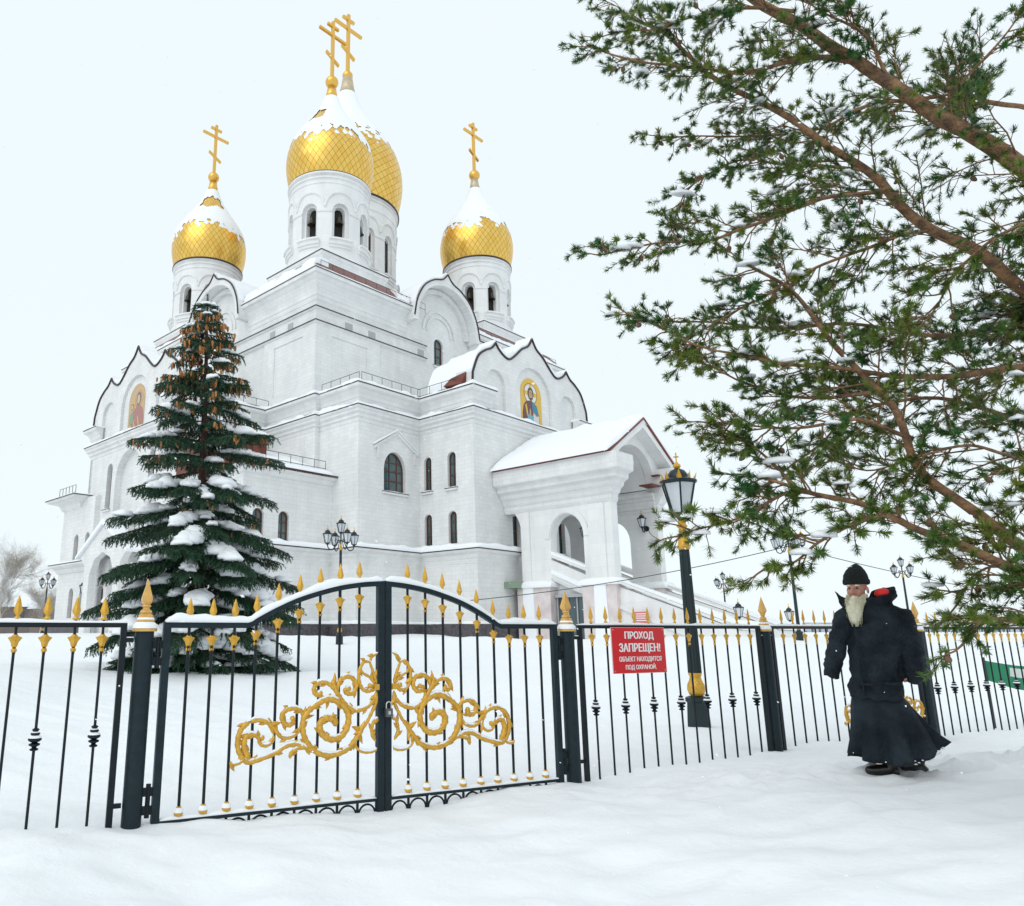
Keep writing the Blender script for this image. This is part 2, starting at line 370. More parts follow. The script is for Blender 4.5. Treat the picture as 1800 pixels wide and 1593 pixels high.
# cores and wall slabs
core = MB()
core.box(-4.05, 21, -4.0, 21.5, 1, 23.4); core.box(-4.0, 21, -8.0, 21, 1, 15.1); core.box(.95, 12.3, -12.2, 0, 1, 15.1)
core.box(-10.4, 0, .45, 11.8, 1, 15.1); core.box(-9.95, -4, -5.85, 1, 1, 10.0); core.box(-10.7, 0, 10, 14.7, 1, 10.4)
core.build('inner_wall', M['wall'], CH)
wl = MB(); T = .45
# corner block, right-front face
H = [window(frR(-8.45), -2.45, -.68, 9.42, 11.75, .28, v=(.38, .72), h=(.28, .52, .74), rise=1.1)]
H.append(window(frR(-8.45), -1.0, -.35, 2.35, 4.25, .2, h=(.4,), sill=False))
wl.slab([(-4.42, 1), (.5, 1), (.5, 15.2), (-4.42, 15.2)], H[:1], frR(-8.45), -T, 0)
# corner block, left-front face
hs = [window(frL(-4.42), -6.95, -6.45, 2.7, 5.2, .3, sill=False)]
wl.slab([(-8.0, 1), (-5.0, 1), (-5.0, 15.2), (-8.0, 15.2)], [], frL(-4.42), -T, 0)
wl.slab([(-5.0, 1), (0, 1), (0, 15.2), (-5.0, 15.2)], [], frL(-4.75), -T, 0)
# right arm, left-front face with the paired windows
H = []
for (u0, u1, z0, z1) in ((-9.42, -8.82, 9.65, 11.68), (-11.32, -10.68, 9.65, 11.7), (-9.42, -8.82, 6.38, 8.25), (-11.32, -10.68, 6.4, 8.25)):
    H.append(window(frL(.5), u0, u1, z0, z1, .22, sill=z0 > 9))
wl.slab([(-12.2, 1), (-8.9 + .45, 1), (-8.45, 15.2), (-12.2, 15.2)], H, frL(.5), -T, 0)
# right arm front
H = [window(frR(-12.65), 3.9, 4.6, 6.3, 9.3, .3, sill=False), window(frR(-12.65), 5.3, 7.5, 4.45, 8.6, .35, v=(.25, .5, .75), h=(.6,), sill=False), window(frR(-12.65), 8.6, 9.3, 6.3, 9.3, .3, sill=False)]
wl.slab([(.5, 1), (12.7, 1), (12.7, 14), (.5, 14)], H, frR(-12.65), -T, 0)
wl.slab([(-12.65, 1), (-4, 1), (-4, 15.2), (-12.65, 15.2)], [], lambda u, z, w: (12.7 + w, u, z), -T, -.002)
wl.box(12.7, 21.4, -8.45, -8.0, 1, 15.2); wl.box(21.0, 21.4, -8.0, 21, 1, 15.2)
# low annex beside the left arm
H = [window(frR(-6.3), -8.12, -7.42, 6.1, 7.86, .2), window(frR(-6.3), -9.75, -9.05, 6.1, 7.86, .2)]
wl.slab([(-10.4, 1), (-4.42, 1), (-4.42, 10.0), (-10.4, 10.0)], H, frR(-6.3), -T, 0)
wl.slab([(-5.85, 1), (0, 1), (0, 10.0), (-5.85, 10.0)], [], frL(-10.4), -T, 0)
# left arm front with the tall recessed arch
ar = arch(4.4, 8.0, 6.2, 12.95)
H = [window(frL(-10.85), 8.55, 9.3, 9.4, 12.4, .35), window(frL(-10.85), 3.5, 3.0 - .25, 9.4, 12.4, .35) if False else window(frL(-10.85), 2.7, 3.45, 9.4, 12.4, .35), ar]
wl.slab([(0, 1), (11.8, 1), (11.8, 14), (0, 14)][:1] + [(12.2, 1), (12.2, 14), (0, 14)], H, frL(-10.85), -.75, 0)
window(frL(-10.1), 5.35, 7.05, 8.4, 12.2, .06, v=(.33, .66), h=(.25, .5, .75), sill=False)
wl.box(-10.85, -4, 11.75, 12.2, 1, 15.2)
# left wing beyond the left arm
H = [window(frL(-11.2), 12.2, 12.9, 6.15, 8.0, .3, sill=False), window(frL(-11.2), 10.4, 11.1, 6.15, 8.0, .3, sill=False)]
H += [window(frL(-11.2), 12.25, 12.95, 2.45, 4.4, .3, sill=False), window(frL(-11.2), 10.5, 11.2, 2.45, 4.4, .3, sill=False), window(frL(-11.2), 7.6, 8.4, 2.45, 4.4, .3, sill=False)]
wl.slab([(7.2, 1), (15.1, 1), (15.1, 10.4), (9.95, 10.4), (9.95, 6), (7.2, 6)], H, frL(-11.2), -.4, 0)
wl.box(-10.8, 0, 14.7, 15.1, 1, 10.4)
# main cube
H = [window(frR(-4.5), 6.25, 7.2, 20.2, 22.2, .2, v=(.4,), h=(.36, .68))]
wl.slab([(-4.5, 14.5), (21.5, 14.5), (21.5, 23.4), (-4.5, 23.4)], H, frR(-4.5), -T, 0)
H = [window(frL(-4.5), 5.9, 6.85, 20.2, 22.2, .2, v=(.4,), h=(.36, .68))]
wl.slab([(-4.05, 14.5), (21.5, 14.5), (21.5, 23.4), (-4.05, 23.4)], H, frL(-4.5), -T, 0)
for (fr, s) in ((frR(-4.5), 0), (frL(-4.5), 1)):        # shallow corner pilasters with a sunk panel
    a0 = -4.6 if s == 0 else -4.5
    wl.slab([(a0, 14.6), (.85, 14.6), (.85, 20.15), (a0, 20.15)], [[(-3.3, 16.2), (-.3, 16.2), (-.3, 19.6), (-3.3, 19.6)]], fr, .003, .1)
    wl.slab([(-3.3, 16.2), (-.3, 16.2), (-.3, 19.6), (-3.3, 19.6)], [], fr, .002, .04)
    wl.slab([(a0, 20.4), (5.3, 20.4), (5.3, 21.15), (a0, 21.15)], [], fr, .004, .06)
# small blocks over the big corner window: a hood mould
for P in ([(-3.25, 11.9), (-1.5, 13.0), (-1.5, 12.84), (-3.05, 11.86), (-3.25, 11.72)], [(-1.5, 13.0), (.28, 11.95), (.28, 11.75), (.1, 11.86), (-1.5, 12.84)],
          [(-3.05, 11.86), (-2.9, 11.9), (-2.9, 11.2), (-3.05, 11.2)], [(-.05, 11.9), (.1, 11.86), (.1, 11.2), (-.05, 11.2)]):
    wl.slab(P, [], frR(-8.45), .003, .12)
wl.build('wall', M['wall'], CH)
m = MB(); 
for (x0, x1) in ((-3.32, -1.52),): m.slab([(x0 - .05, 11.93), (-1.5, 13.03), (-1.5, 13.13), (x0 + .1, 12.12), (x0 - .1, 11.98)], [], frR(-8.45), .003, .2)
m.slab([(-1.5, 13.03), (.3, 11.97), (.3, 12.0), (-1.5, 13.1)], [], frR(-8.45), .003, .16)
m.build('hood_snow', M['snow'], CH)

# basement storey: thicker wall, moulded ledge with a snow pillow
P_ALL = [(-9, 12.2), (-10.85, 12.2), (-10.85, 0), (-4.75, 0), (-4.75, -5), (-4.42, -5), (-4.42, -8.45), (.5, -8.45), (.5, -12.65), (12.7, -12.65), (12.7, -8.45), (21.4, -8.45), (21.4, 10)]
P_LOW = [(-10.4, -2.5), (-10.4, -6.3), (-4.42, -6.3), (-4.42, -8.45), (.5, -8.45), (.5, -12.65), (3.6, -12.65)]
P_LFT = [(-5, 15.1), (-11.2, 15.1), (-11.2, 8.9)]
bs = MB()
for P in (P_LOW, [(8.7, -12.65), (12.7, -12.65), (12.7, -8.45), (21.4, -8.45), (21.4, 10)]):
    bs.sweep(P, [(.003, 0), (.45, 0), (.45, 5.3), (.003, 5.3)], .9)
    bs.sweep(P, [(.006, -.75), (.47, -.72), (.5, -.5), (.56, -.42), (.58, -.22), (.74, -.16), (.84, -.05), (.84, 0), (.006, .05)], 5.9)
bs.sweep(P_LFT, [(.003, -.6), (.1, -.55), (.2, -.3), (.55, -.1), (.55, 0), (.003, .03)], 6.0)
bs.build('basement_wall', M['wall'], CH)
tr = MB(); sn = MB()
line = lambda o: [(o, 0), (o + .07, 0), (o + .07, .055), (o, .055)]
tr.sweep(P_LOW, line(.80), 5.9); tr.sweep(P_LFT, line(.5), 6.0)
sn.snow(P_LOW, 5.93, .02, .84, .32, seed=1); sn.snow(P_LFT, 6.03, .02, .55, .16, seed=2)
cr = MB(); cr.sweep(P_LOW, [(.46, 0), (.72, 0), (.72, .95), (.46, .95)], 1.05, sub=.0); cr.sweep(P_LFT, [(.01, 0), (.2, 0), (.2, .95), (.01, .95)], 1.05)
cr.build_each('granite_plinth', M['granite'], CH)
sn.snow(P_LOW, 2.0, .46, .72, .12, seed=4)
# string course and eave of the lower tier
co_ = MB()
co_.sweep(P_ALL, [(-.05, -.85), (.02, -.83), (.05, -.6), (.14, -.56), (.14, -.42), (.28, -.3), (.28, -.2), (.38, -.08), (.38, 0), (-.05, 0)], 13.95)
tr.sweep(P_ALL, line(.34), 13.95); sn.snow(P_ALL, 13.98, -.0, .40, .22, seed=3, amp=.9)
EV = [[(-6, 12.2), (-10.85, 12.2), (-10.85, 10.7)], [(-10.85, 1.5), (-10.85, 0), (-4.75, 0), (-4.75, -5), (-4.42, -5), (-4.42, -8.45), (.5, -8.45), (.5, -12.65), (2.2, -12.65)],
      [(11.0, -12.65), (12.7, -12.65), (12.7, -8.45), (21.4, -8.45), (21.4, 10)]]
for k, P in enumerate(EV):
    co_.sweep(P, [(-.05, -.95), (.04, -.95), (.08, -.75), (.12, -.72), (.14, -.6), (.2, -.45), (.3, -.3), (.44, -.2), (.5, -.16), (.5, 0), (-.05, 0)], 15.2)
    tr.sweep(P, line(.46), 15.2)
    sn.snow(P, 15.23, -.6, .52, .28 if k == 1 else .14, seed=5 + k)
# cube: bands, eave
for P in ([(-4.5, 5.3), (-4.5, -4.5), (5.3, -4.5)], [(8.4, -4.5), (21.5, -4.5), (21.5, 5)]):
    for z in (20.28, 21.2):
        co_.sweep(P, [(0, -.16), (.14, -.1), (.2, -.02), (.2, 0), (0, 0)], z); tr.sweep(P, line(.17), z)
PE = [(-4.5, 21.5), (-4.5, -4.5), (21.5, -4.5), (21.5, 8)]; PES = [[(-4.5, 21.5), (-4.5, 9.75)], [(-4.5, 3.0), (-4.5, -4.5), (3.4, -4.5)], [(10.1, -4.5), (21.5, -4.5), (21.5, 8)]]
for P_ in PES: co_.sweep(P_, [(-.1, -1.75), (.03, -1.75), (.05, -1.5), (.1, -1.42), (.1, -1.15), (.16, -.95), (.3, -.6), (.52, -.3), (.66, -.22), (.68, 0), (-.1, 0)], 23.5)
for P_ in PES: tr.sweep(P_, line(.64), 23.5)
# low annex and left wing eaves
PA = [(-10.4, -1), (-10.4, -6.3), (-4.42, -6.3)]; PW = [(-6, 15.1), (-11.2, 15.1), (-11.2, 12.2), (-10.85, 12.2)]
co_.sweep(PA, [(0, -.5), (.1, -.45), (.18, -.25), (.45, -.1), (.45, 0), (0, 0)], 10.1); tr.sweep(PA, line(.41), 10.1)
co_.sweep(PW, [(0, -.75), (.15, -.65), (.3, -.3), (.9, -.12), (1.0, 0), (0, 0)], 10.5); tr.sweep(PW, line(.97), 10.5)
sn.snow(PW, 10.53, -.4, 1.0, .16, seed=9)
co_.build('cornice', M['wall'], CH)

# roofs
rf = MB()
def quadroof(mb, pts, mat=0): mb.add(pts, [tuple(range(len(pts)))], mat)
rs = MB()                                  # snow slabs lying on the roofs (solid)
def snowtop(x0, x1, y0, y1, z, h=.25, nx=24, ny=24, slope=lambda x, y: 0):
    n = nx; mm = ny; vs = []
    for j in range(mm + 1):
        for i in range(n + 1):
            x = x0 + (x1 - x0) * i / n; y = y0 + (y1 - y0) * j / mm
            e = min(i, n - i, j, mm - j); f = [.25, .8, 1][min(e, 2)]
            vs.append((x, y, z + slope(x, y) + h * f * (1 + .35 * nz(x * .7, y * .7, z))))
    b = len(vs); vs += [(x0, y0, z), (x1, y0, z), (x1, y1, z), (x0, y1, z)]
    fs = [(j * (n + 1) + i, j * (n + 1) + i + 1, (j + 1) * (n + 1) + i + 1, (j + 1) * (n + 1) + i) for j in range(mm) for i in range(n)]
    fs += [tuple(range(n + 1))[::-1] + (b, b + 1), tuple(j * (n + 1) for j in range(mm + 1)) + (b + 3, b), tuple(mm * (n + 1) + i for i in range(n + 1)) + (b + 2, b + 3), tuple(j * (n + 1) + n for j in range(mm + 1))[::-1] + (b + 1, b + 2), (b, b + 3, b + 2, b + 1)]
    rs.add(vs, fs)
snowtop(-4.4, .5, -8.4, -4.45, 15.2, .3); snowtop(.5, 12.7, -12.2, -4.45, 15.2, .2); snowtop(12.7, 21.4, -8.4, -4.45, 15.2, .2)
snowtop(-10.5, -4.45, .3, 11.9, 15.2, .2); snowtop(-4.7, -4.45, -5, 0, 15.2, .2, 4)
snowtop(-10.9, 0, 12.1, 15.1, 10.5, .2)
# annex lean-to: rises towards the cube
rf.add([(-10.85, -6.75, 10.15), (-4.43, -6.75, 10.15), (-4.43, -.02, 12.6), (-10.85, -.02, 12.6), (-10.85, -6.75, 10.02), (-4.43, -6.75, 10.02), (-4.43, -.02, 10.02), (-10.85, -.02, 10.02)],
       [(0, 1, 2, 3), (4, 7, 6, 5), (0, 4, 5, 1), (1, 5, 6, 2), (2, 6, 7, 3), (3, 7, 4, 0)])
snowtop(-10.8, -4.45, -6.7, -.1, 10.16, .22, slope=lambda x, y: (y + 6.7) * .364)
# cube roof: bare copper strip on the right-front slope, snow elsewhere
for P_ in PES: rf.sweep(P_, [(.64, 0), (.64, .05), (-.35, 1.25), (-.8, 1.25), (-.8, 0)], 23.53)
rf.add([(-4, -4, 24.2), (21, -4, 24.2), (21, 21, 24.2), (-4, 21, 24.2), (8.5, 8.5, 25.6)], [(0, 1, 4), (1, 2, 4), (2, 3, 4), (3, 0, 4)])
for P_ in PES: sn.snow(P_, 23.56, .3, .70, .12 if P_ is PES[1] else .22, seed=11)
sn.snow(PE, 24.6, -3.5, -.42, .42, seed=12, amp=.4)
sn.snow([(-4.5, 21.5), (-4.5, 9.8)], 23.62, -.7, .5, .5, seed=13, amp=.3); sn.snow([(-4.5, 3.0), (-4.5, -4.75)], 23.62, -.7, .45, .95, seed=13, amp=.2); sn.snow([(2.1, -4.5), (3.3, -4.5)], 23.62, -.7, .45, .9, seed=15, amp=.2)
sn.snow([(10.1, -4.5), (21.5, -4.5)], 23.62, -.7, .5, .5, seed=14, amp=.3)
rf.box(-8.35, -6.9, -3.2, -2.2, 11.0, 12.75)       # sheet-metal vent housing on the annex
rf.add([(-3.9, -8.95, 15.26), (-1.0, -8.95, 15.26), (-1.0, -8.6, 15.5), (-3.9, -8.6, 15.5), (-3.9, -8.6, 15.2), (-1, -8.6, 15.2)], [(0, 1, 2, 3), (0, 3, 4), (1, 5, 2), (3, 2, 5, 4)])
rf.build('copper_roof', M['copper'], CH)
snowtop(-8.5, -6.75, -3.3, -2.1, 12.75, .3, 8, 8)
rs.build('roof_snow', M['snow'], CH, 70)

# arched gables
gl = [(-6.1, 13.9), (-6.1, 15.25), (-6.02, 16.19), (-5.5, 17.27), (-4.82, 17.81), (-4.2, 18.12), (-3.78, 18.55), (-3.5, 18.22), (-2.95, 17.9), (-2.45, 17.85), (-1.9, 18.21), (-1.15, 18.85), (-.45, 19.25), (0, 19.85)]
def gable_outline():
    up = catmull([Vector((x, z, 0)) for x, z in gl[2:7]], 5) + catmull([Vector((x, z, 0)) for x, z in gl[6:14]], 5)[1:]
    L = [(gl[0][0], gl[0][1]), gl[1]] + [(p.x, p.y) for p in up]
    return L + [(-x, z) for x, z in L[::-1][1:]]
def gable(fr, c, back):
    O = [(c + x, z) for x, z in gable_outline()]
    g = MB(); g.slab(O, [arch(c - 4.75, c - 2.95, 13.95, 16.85), arch(c - 1.9, c + 1.9, 13.95, 17.85), arch(c + 2.95, c + 4.75, 13.95, 16.85)], fr, -.18, 0)
    g.slab([(x, z) for x, z in O], [], fr, -.6, -.185)
    o = g.build('arched_gable', M['wall'], CH)
    t = MB(); t.tube([fr(x, z, .03) for x, z in O[1:-1]], .075, 6); t.build('gable_edge', M['trim'], o)
    s = MB(); top = O[2:-2]; n = len(top)
    loop = [(x * 1.0, z + .02) for x, z in top]
    up = [(x + (x - c) * .01, z + .18 + .1 * abs(nz(x, z, 3)) + (.18 if abs(abs(x - c) - 2.6) < .7 else 0)) for x, z in top]
    s.slab(loop + up[::-1], [], fr, -1.2, .0)
    # barrel roofs running back behind the gable
    for (a, b) in ((0, 0),):
        s.slab([(c + (x - c) * .985, z - .03) for x, z in O[1:-1]], [], fr, -back, -.62)
    s.build('gable_snow', M['snow'], o)
    return o
gable(frR(-12.65), CM, 3.6); gable(frL(-10.85), 6.1, 3.4)
# big arched gables standing on the cube, overhanging its face by a metre
zk = [(-3.5, 22.5), (-3.5, 22.8), (-3.2, 24.1), (-2.5, 25.3), (-1.5, 26.05), (-.55, 26.4), (0, 26.95)]
def zakomara(fr, c):
    up = catmull([Vector((x, z, 0)) for x, z in zk[1:]], 6)
    Lh = [(zk[0][0], zk[0][1])] + [(p.x, p.y) for p in up]; O = [(c + x, z) for x, z in Lh + [(-x, z) for x, z in Lh[::-1][1:]]]
    inn = [(c + x, z) for x, z in arch(-3.12, 3.12, 22.5, 25.95, 20)][2:]      # springs right to left
    ring = O + [(c + 3.12, 22.5)] + inn + [(c - 3.12, 22.5)]
    g = MB(); g.slab(ring, [], fr, .003, 1.0)
    in2 = [(c + x, z) for x, z in arch(-2.3, 2.3, 22, 25.1, 20)][2:]
    for (ro, ri, zo, d) in ((3.11, 2.75, 25.9, .3), (1.75, 1.6, 24.3, .1), (1.35, 1.2, 23.9, .1)):
        A1 = arch(-ro, ro, 22.5, zo, 20)[2:]; A2 = arch(-ri, ri, 22.5, zo - (ro - ri), 20)[2:]
        g.slab([(c + x, z) for x, z in A1] + [(c + x, z) for x, z in A2[::-1]], [], fr, .0035, d)
    g.slab([(x, z) for x, z in O], [], fr, -.5, .0025)
    o = g.build('arched_gable', M['wall'], CH)
    t = MB(); t.tube([fr(x, z, 1.02) for x, z in O[1:-1]], .06, 6); t.tube([fr(c + 3.5, 22.8, 1.0), fr(c + 4.1, 22.78, 1.0)], .05, 6); t.build('gable_edge', M['trim'], o)
    s = MB(); s.slab([(c + (x - c) * .985, z - .05) for x, z in O[1:-1]], [], fr, -7, -.51)
    s.slab([(x, z + .03) for x, z in O[6:-6]] + [(x, z + .2 + .1 * nz(x, z)) for x, z in O[6:-6]][::-1], [], fr, -6.5, .9)
    s.build('gable_snow', M['snow'], o)
    r = MB(); 
    r.add([fr(c - 4.9, 23.6, .2), fr(c - 3.45, 24.4, .2), fr(c - 3.45, 23.6, .2), fr(c - 4.6, 23.9, -1.4), fr(c - 3.45, 25.0, -1.4), fr(c - 3.45, 23.6, -1.4)], [(0, 1, 2), (3, 5, 4), (0, 3, 4, 1)])
    r.build('flashing', M['copper'], o)
zakomara(frR(-4.5), 6.75); zakomara(frL(-4.5), 6.35)
r = MB(); r.add([(.15, -12.2, 15.5), (.55, -12.2, 16.3), (.9, -12.2, 15.3), (-.1, -11.0, 15.5), (.55, -11.0, 16.15), (.9, -11.0, 15.3)], [(0, 2, 1), (3, 4, 5), (0, 1, 4, 3), (0, 3, 5, 2)]); r.build('flashing', M['copper'], CH)
for (u, z) in ((-1.88, 20.62), (.13, 20.62), (4.8, 20.62), (9.3, 20.62)):
    v = MB(); v.slab([(u - .3, z - .22), (u + .3, z - .22), (u + .3, z + .25), (u - .3, z + .25)], [], frR(-4.5), .06, .09); v.build('vent', M['vent'], CH)
for (u, z) in ((-1.95, 20.62), (0, 20.62)):
    v = MB(); v.slab([(u - .27, z - .22), (u + .27, z - .22), (u + .27, z + .25), (u - .27, z + .25)], [], frL(-4.5), .06, .09); v.build('vent', M['vent'], CH)
# roof railings
def railing(path, z, off, h=.8, step=1.0, curve=.0):
    r = MB(); pts = []
    N = len(path)
    P = [Vector(p) for p in path]
    top = []
    for i in range(N - 1):
        d = P[i + 1] - P[i]; L = d.length; d.normalize(); n = Vector((d.y, -d.x)); k = max(1, round(L / step))
        for q in range(k + 1):
            p = P[i] + d * (L * q / k) + n * off
            r.tube([(p.x + n.x * curve, p.y + n.y * curve, z), (p.x + n.x * curve * .3, p.y + n.y * curve * .3, z + .18), (p.x, p.y, z + .35), (p.x, p.y, z + h)], .02, 4)
        a = P[i] + n * off; b = P[i + 1] + n * off
        for hh in (h, h * .42): r.tube([(a.x, a.y, z + hh), (b.x, b.y, z + hh)], .018, 4)
    r.build('roof_railing', M['rail'], CH)
railing([(-4.5, 4.0), (-4.5, -4.5), (5.0, -4.5)], 23.55, .35, .75); railing([(10.6, -4.5), (21.4, -4.5)], 23.55, .3, .75)
railing([(-4.3, -5.1), (-4.3, -8.45), (.5, -8.45), (.5, -11.4)], 15.2, .1, .82, .85, .3)
railing([(-10.4, .0), (-4.75, .0)], 15.2, .1, .82, 1.0); railing([(-9.0, -6.1), (-4.9, -6.1)], 10.3, .1, .75, .9)
railing([(-11.2, 15.1), (-11.2, 12.3)], 10.5, .45, .85, .62, .3)

# towers
def shell(mb, Rr, z0, z1, n, phase, hw, s0, s1, dep, mat=0):
    oa = hw / Rr; P = lambda r, th, z: (r * math.cos(th), r * math.sin(th), z)
    def q(a, b, c, d): mb.add([a, b, c, d], [(0, 1, 2, 3)], mat)
    for i in range(n):
        c = phase + 2 * math.pi * i / n; e = math.pi / n
        for (t0, t1, k) in ((c - e, c - oa, 3), (c + oa, c + e, 3)):
            for j in range(k):
                a = t0 + (t1 - t0) * j / k; b = t0 + (t1 - t0) * (j + 1) / k
                q(P(Rr, a, z0), P(Rr, b, z0), P(Rr, b, z1), P(Rr, a, z1))
        K = 12
        for j in range(K):
            u0 = -1 + 2 * j / K; u1 = -1 + 2 * (j + 1) / K; a = c + oa * u0; b = c + oa * u1
            h0 = s1 + hw * math.sqrt(max(0, 1 - u0 * u0)); h1 = s1 + hw * math.sqrt(max(0, 1 - u1 * u1))
            q(P(Rr, a, z0), P(Rr, b, z0), P(Rr, b, s0), P(Rr, a, s0)); q(P(Rr, a, h0), P(Rr, b, h1), P(Rr, b, z1), P(Rr, a, z1))
            q(P(Rr, a, h0), P(Rr - dep, a, h0), P(Rr - dep, b, h1), P(Rr, b, h1)); q(P(Rr, a, s0), P(Rr, b, s0), P(Rr - dep, b, s0), P(Rr - dep, a, s0))
        for a in (c - oa, c + oa): q(P(Rr, a, s0), P(Rr - dep, a, s0), P(Rr - dep, a, s1), P(Rr, a, s1))
def cross(mb, z, k=1.0):
    mb.box(-.11 * k, .11 * k, -.11 * k, .11 * k, z, z + 5.1 * k); t = .1 * k
    for (zz, hw, sl) in ((3.85, 1.33, 0), (4.65, .55, 0), (1.75, .62, .62)):
        z0 = z + zz * k; w = hw * k; s = sl * .5 * k
        mb.add([(x, y, z0 + dz - s * (x / w)) for x in (-w, w) for y in (-t, t) for dz in (-t, t)], [(0, 1, 3, 2), (4, 6, 7, 5), (0, 4, 5, 1), (2, 3, 7, 6), (0, 2, 6, 4), (1, 5, 7, 3)])
def tower(x, y, zb, k, R0, zr, nw, hw, s0, s1, phase, belfry, seed, gap=None, cover=.5):
    """k scales the dome; R0 drum radius; zr height of the dome ring"""
    D = MB(); top = zr + .1
    shell(D, R0, zb, top, nw, phase, hw, s0, s1, .28); R2 = R0 - .28; hw2 = hw * .62
    shell(D, R2, s0 - .1, s1 + hw + .3, nw, phase, hw2, s0 + .02, s1 + (hw - hw2) * .35, .4)
    for zz, rr, t in ((zr - .1, R0 + .12, .12), (zr - .45, R0 + .06, .1), (zr - .85 * k, R0 + .02, .08), (s1 - .05, R0, .05)):
        if zz == s1 - .05:
            for i in range(nw):
                c = phase + 2 * math.pi * i / nw; e = math.pi / nw; oa = hw * 1.0 / R0
                D.tube([((R0 + .02) * math.cos(a), (R0 + .02) * math.sin(a), zz) for a in np.linspace(c + oa, c + 2 * e - oa, 7)], .06, 6)
        else: D.lathe([(rr - t, zz - t), (rr + t * .5, zz - t * .3), (rr + t * .5, zz + t * .6), (rr - t, zz + t)], 64)
    for i in range(nw):      # raised hood arches and window aprons
        c = phase + 2 * math.pi * i / nw; e = math.pi / nw; H0 = s1 + .3 * k; hh = (R0 * e)
        pts = []
        for j in range(17):
            u = -1 + 2 * j / 16; h = H0 + hh * 1.0 * (1 - abs(u) ** 2.3) ** .6
            pts.append(((R0 + .03) * math.cos(c + e * u), (R0 + .03) * math.sin(c + e * u), h))
        D.tube(pts, .085 * k ** .5, 6)
        oa = (hw + .18) / R0
        for (dz0, dz1, off) in ((-.12, 0, .32), (-.42, -.12, .2), (-.62, -.42, .1)):
            vs = []
            for a in np.linspace(c - oa, c + oa, 5):
                for (rr, zz) in ((R0 - .05, s0 + dz0), (R0 + off, s0 + dz0), (R0 + off, s0 + dz1), (R0 - .05, s0 + dz1)): vs.append((rr * math.cos(a), rr * math.sin(a), zz))
            D.add(vs, [(p * 4 + q_, p * 4 + 4 + q_, p * 4 + 4 + (q_ + 1) % 4, p * 4 + (q_ + 1) % 4) for p in range(4) for q_ in range(4)] + [(0, 1, 2, 3), (19, 18, 17, 16)])
    dr = D.build('drum', M['plaster'], CH, 40); dr.location = (x, y, 0)
    I = MB(); ri = R2 - (.42 if belfry else .14); I.lathe([(ri, s0 - .5), (ri, s1 + hw + .4)], 48); I.build('belfry_shade_lining' if belfry else 'glazing', M['dark'] if belfry else M['glass'], dr)  # belfries get an added dark cylinder in place of interior shade
    vis = [i for i in range(nw) if math.sin(phase + 2 * math.pi * i / nw) < .35 and math.cos(phase + 2 * math.pi * i / nw) < .75]
    for i in vis:
        c = phase + 2 * math.pi * i / nw; cx_, cy_ = math.cos(c), math.sin(c)
        if belfry:
            b = MB(); zt = s1 - .1; rr = R2 - .1
            b.lathe([(.02, zt - .1), (.1, zt - .14), (.14, zt - .3), (.17, zt - .5), (.24, zt - .66), (.3, zt - .72), (.02, zt - .7)], 16, (cx_ * rr, cy_ * rr, 0)); b.tube([(cx_ * rr, cy_ * rr, zt - .12), (cx_ * rr, cy_ * rr, zt + .3)], .03, 5)
            b.build('bell', M['bell'], dr, 40)
        else:
            f = MB(); rr = R2 - .11; tx, ty = -cy_, cx_
            for u in (-hw2 + .03, 0, hw2 - .03): f.tube([(cx_ * rr + tx * u, cy_ * rr + ty * u, s0), (cx_ * rr + tx * u, cy_ * rr + ty * u, s1 + hw2 * .6)], .055, 4)
            for zz in (s0 + .05, s0 + (s1 - s0) * .45, s0 + (s1 - s0) * .9): f.tube([(cx_ * rr - tx * hw2, cy_ * rr - ty * hw2, zz), (cx_ * rr + tx * hw2, cy_ * rr + ty * hw2, zz)], .045, 4)
            f.build('window_frame', M['frame'], dr)
    # onion dome
    pf = [(2.86, 0), (3.02, .45), (3.18, 1.2), (3.25, 2.0), (3.16, 2.9), (2.86, 3.8), (2.35, 4.7), (1.75, 5.6), (1.2, 6.45), (.82, 7.2), (.6, 7.8), (.5, 8.1)]
    sm = [(p.x, p.y) for p in catmull([Vector((a * k, b * k, 0)) for a, b in pf], 8)]
    o = bpy.data.objects.new('tmp', None)
    dm = MB(); dm.lathe([(sm[0][0] - .4, -.05)] + sm, 96); d = dm.build('dome', M['dome'], CH, 180); d.location = (x, y, zr)
    t = MB(); t.lathe([(2.9 * k, -.12), (3.06 * k, -.1), (3.06 * k, .04), (2.9 * k, .06)], 64); t.build('dome_edge', M['trim'], d)
    nk = MB(); nk.lathe([(.52 * k, 8.0 * k), (.4 * k, 8.6 * k), (.3 * k, 9.25 * k)], 32); nk.build('dome_neck', M['neck'] if seed % 2 == 0 else M['goldp'], d, 180)
    b = MB(); zc = 9.6 * k if k < 1.2 else 9.45 * k; br = .5
    b.lathe([(.05, zc - br)] + [(br * math.sin(a), zc - br * math.cos(a)) for a in np.linspace(.1, math.pi - .1, 16)] + [(.05, zc + br)], 32); b.build('finial_ball', M['goldp'], d, 180)
    c = MB(); cross(c, zc + br * .8, 1.0 if k < 1.2 else 1.28); c.build('cross', M['goldp'], d)
    # snow on the shoulders of the dome
    nth = 260; ni = 90; S = MB(); L = len(sm) - 1; rng = random.Random(seed); vs = []; ok = []
    zz0 = [cover * k * 8 + k * (.7 * nz(math.cos(a) * 1.6, math.sin(a) * 1.6, seed * 3.1) + .3 * nz(math.cos(a) * 5, math.sin(a) * 5, seed)) for a in np.linspace(0, 2 * math.pi, nth, endpoint=False)]
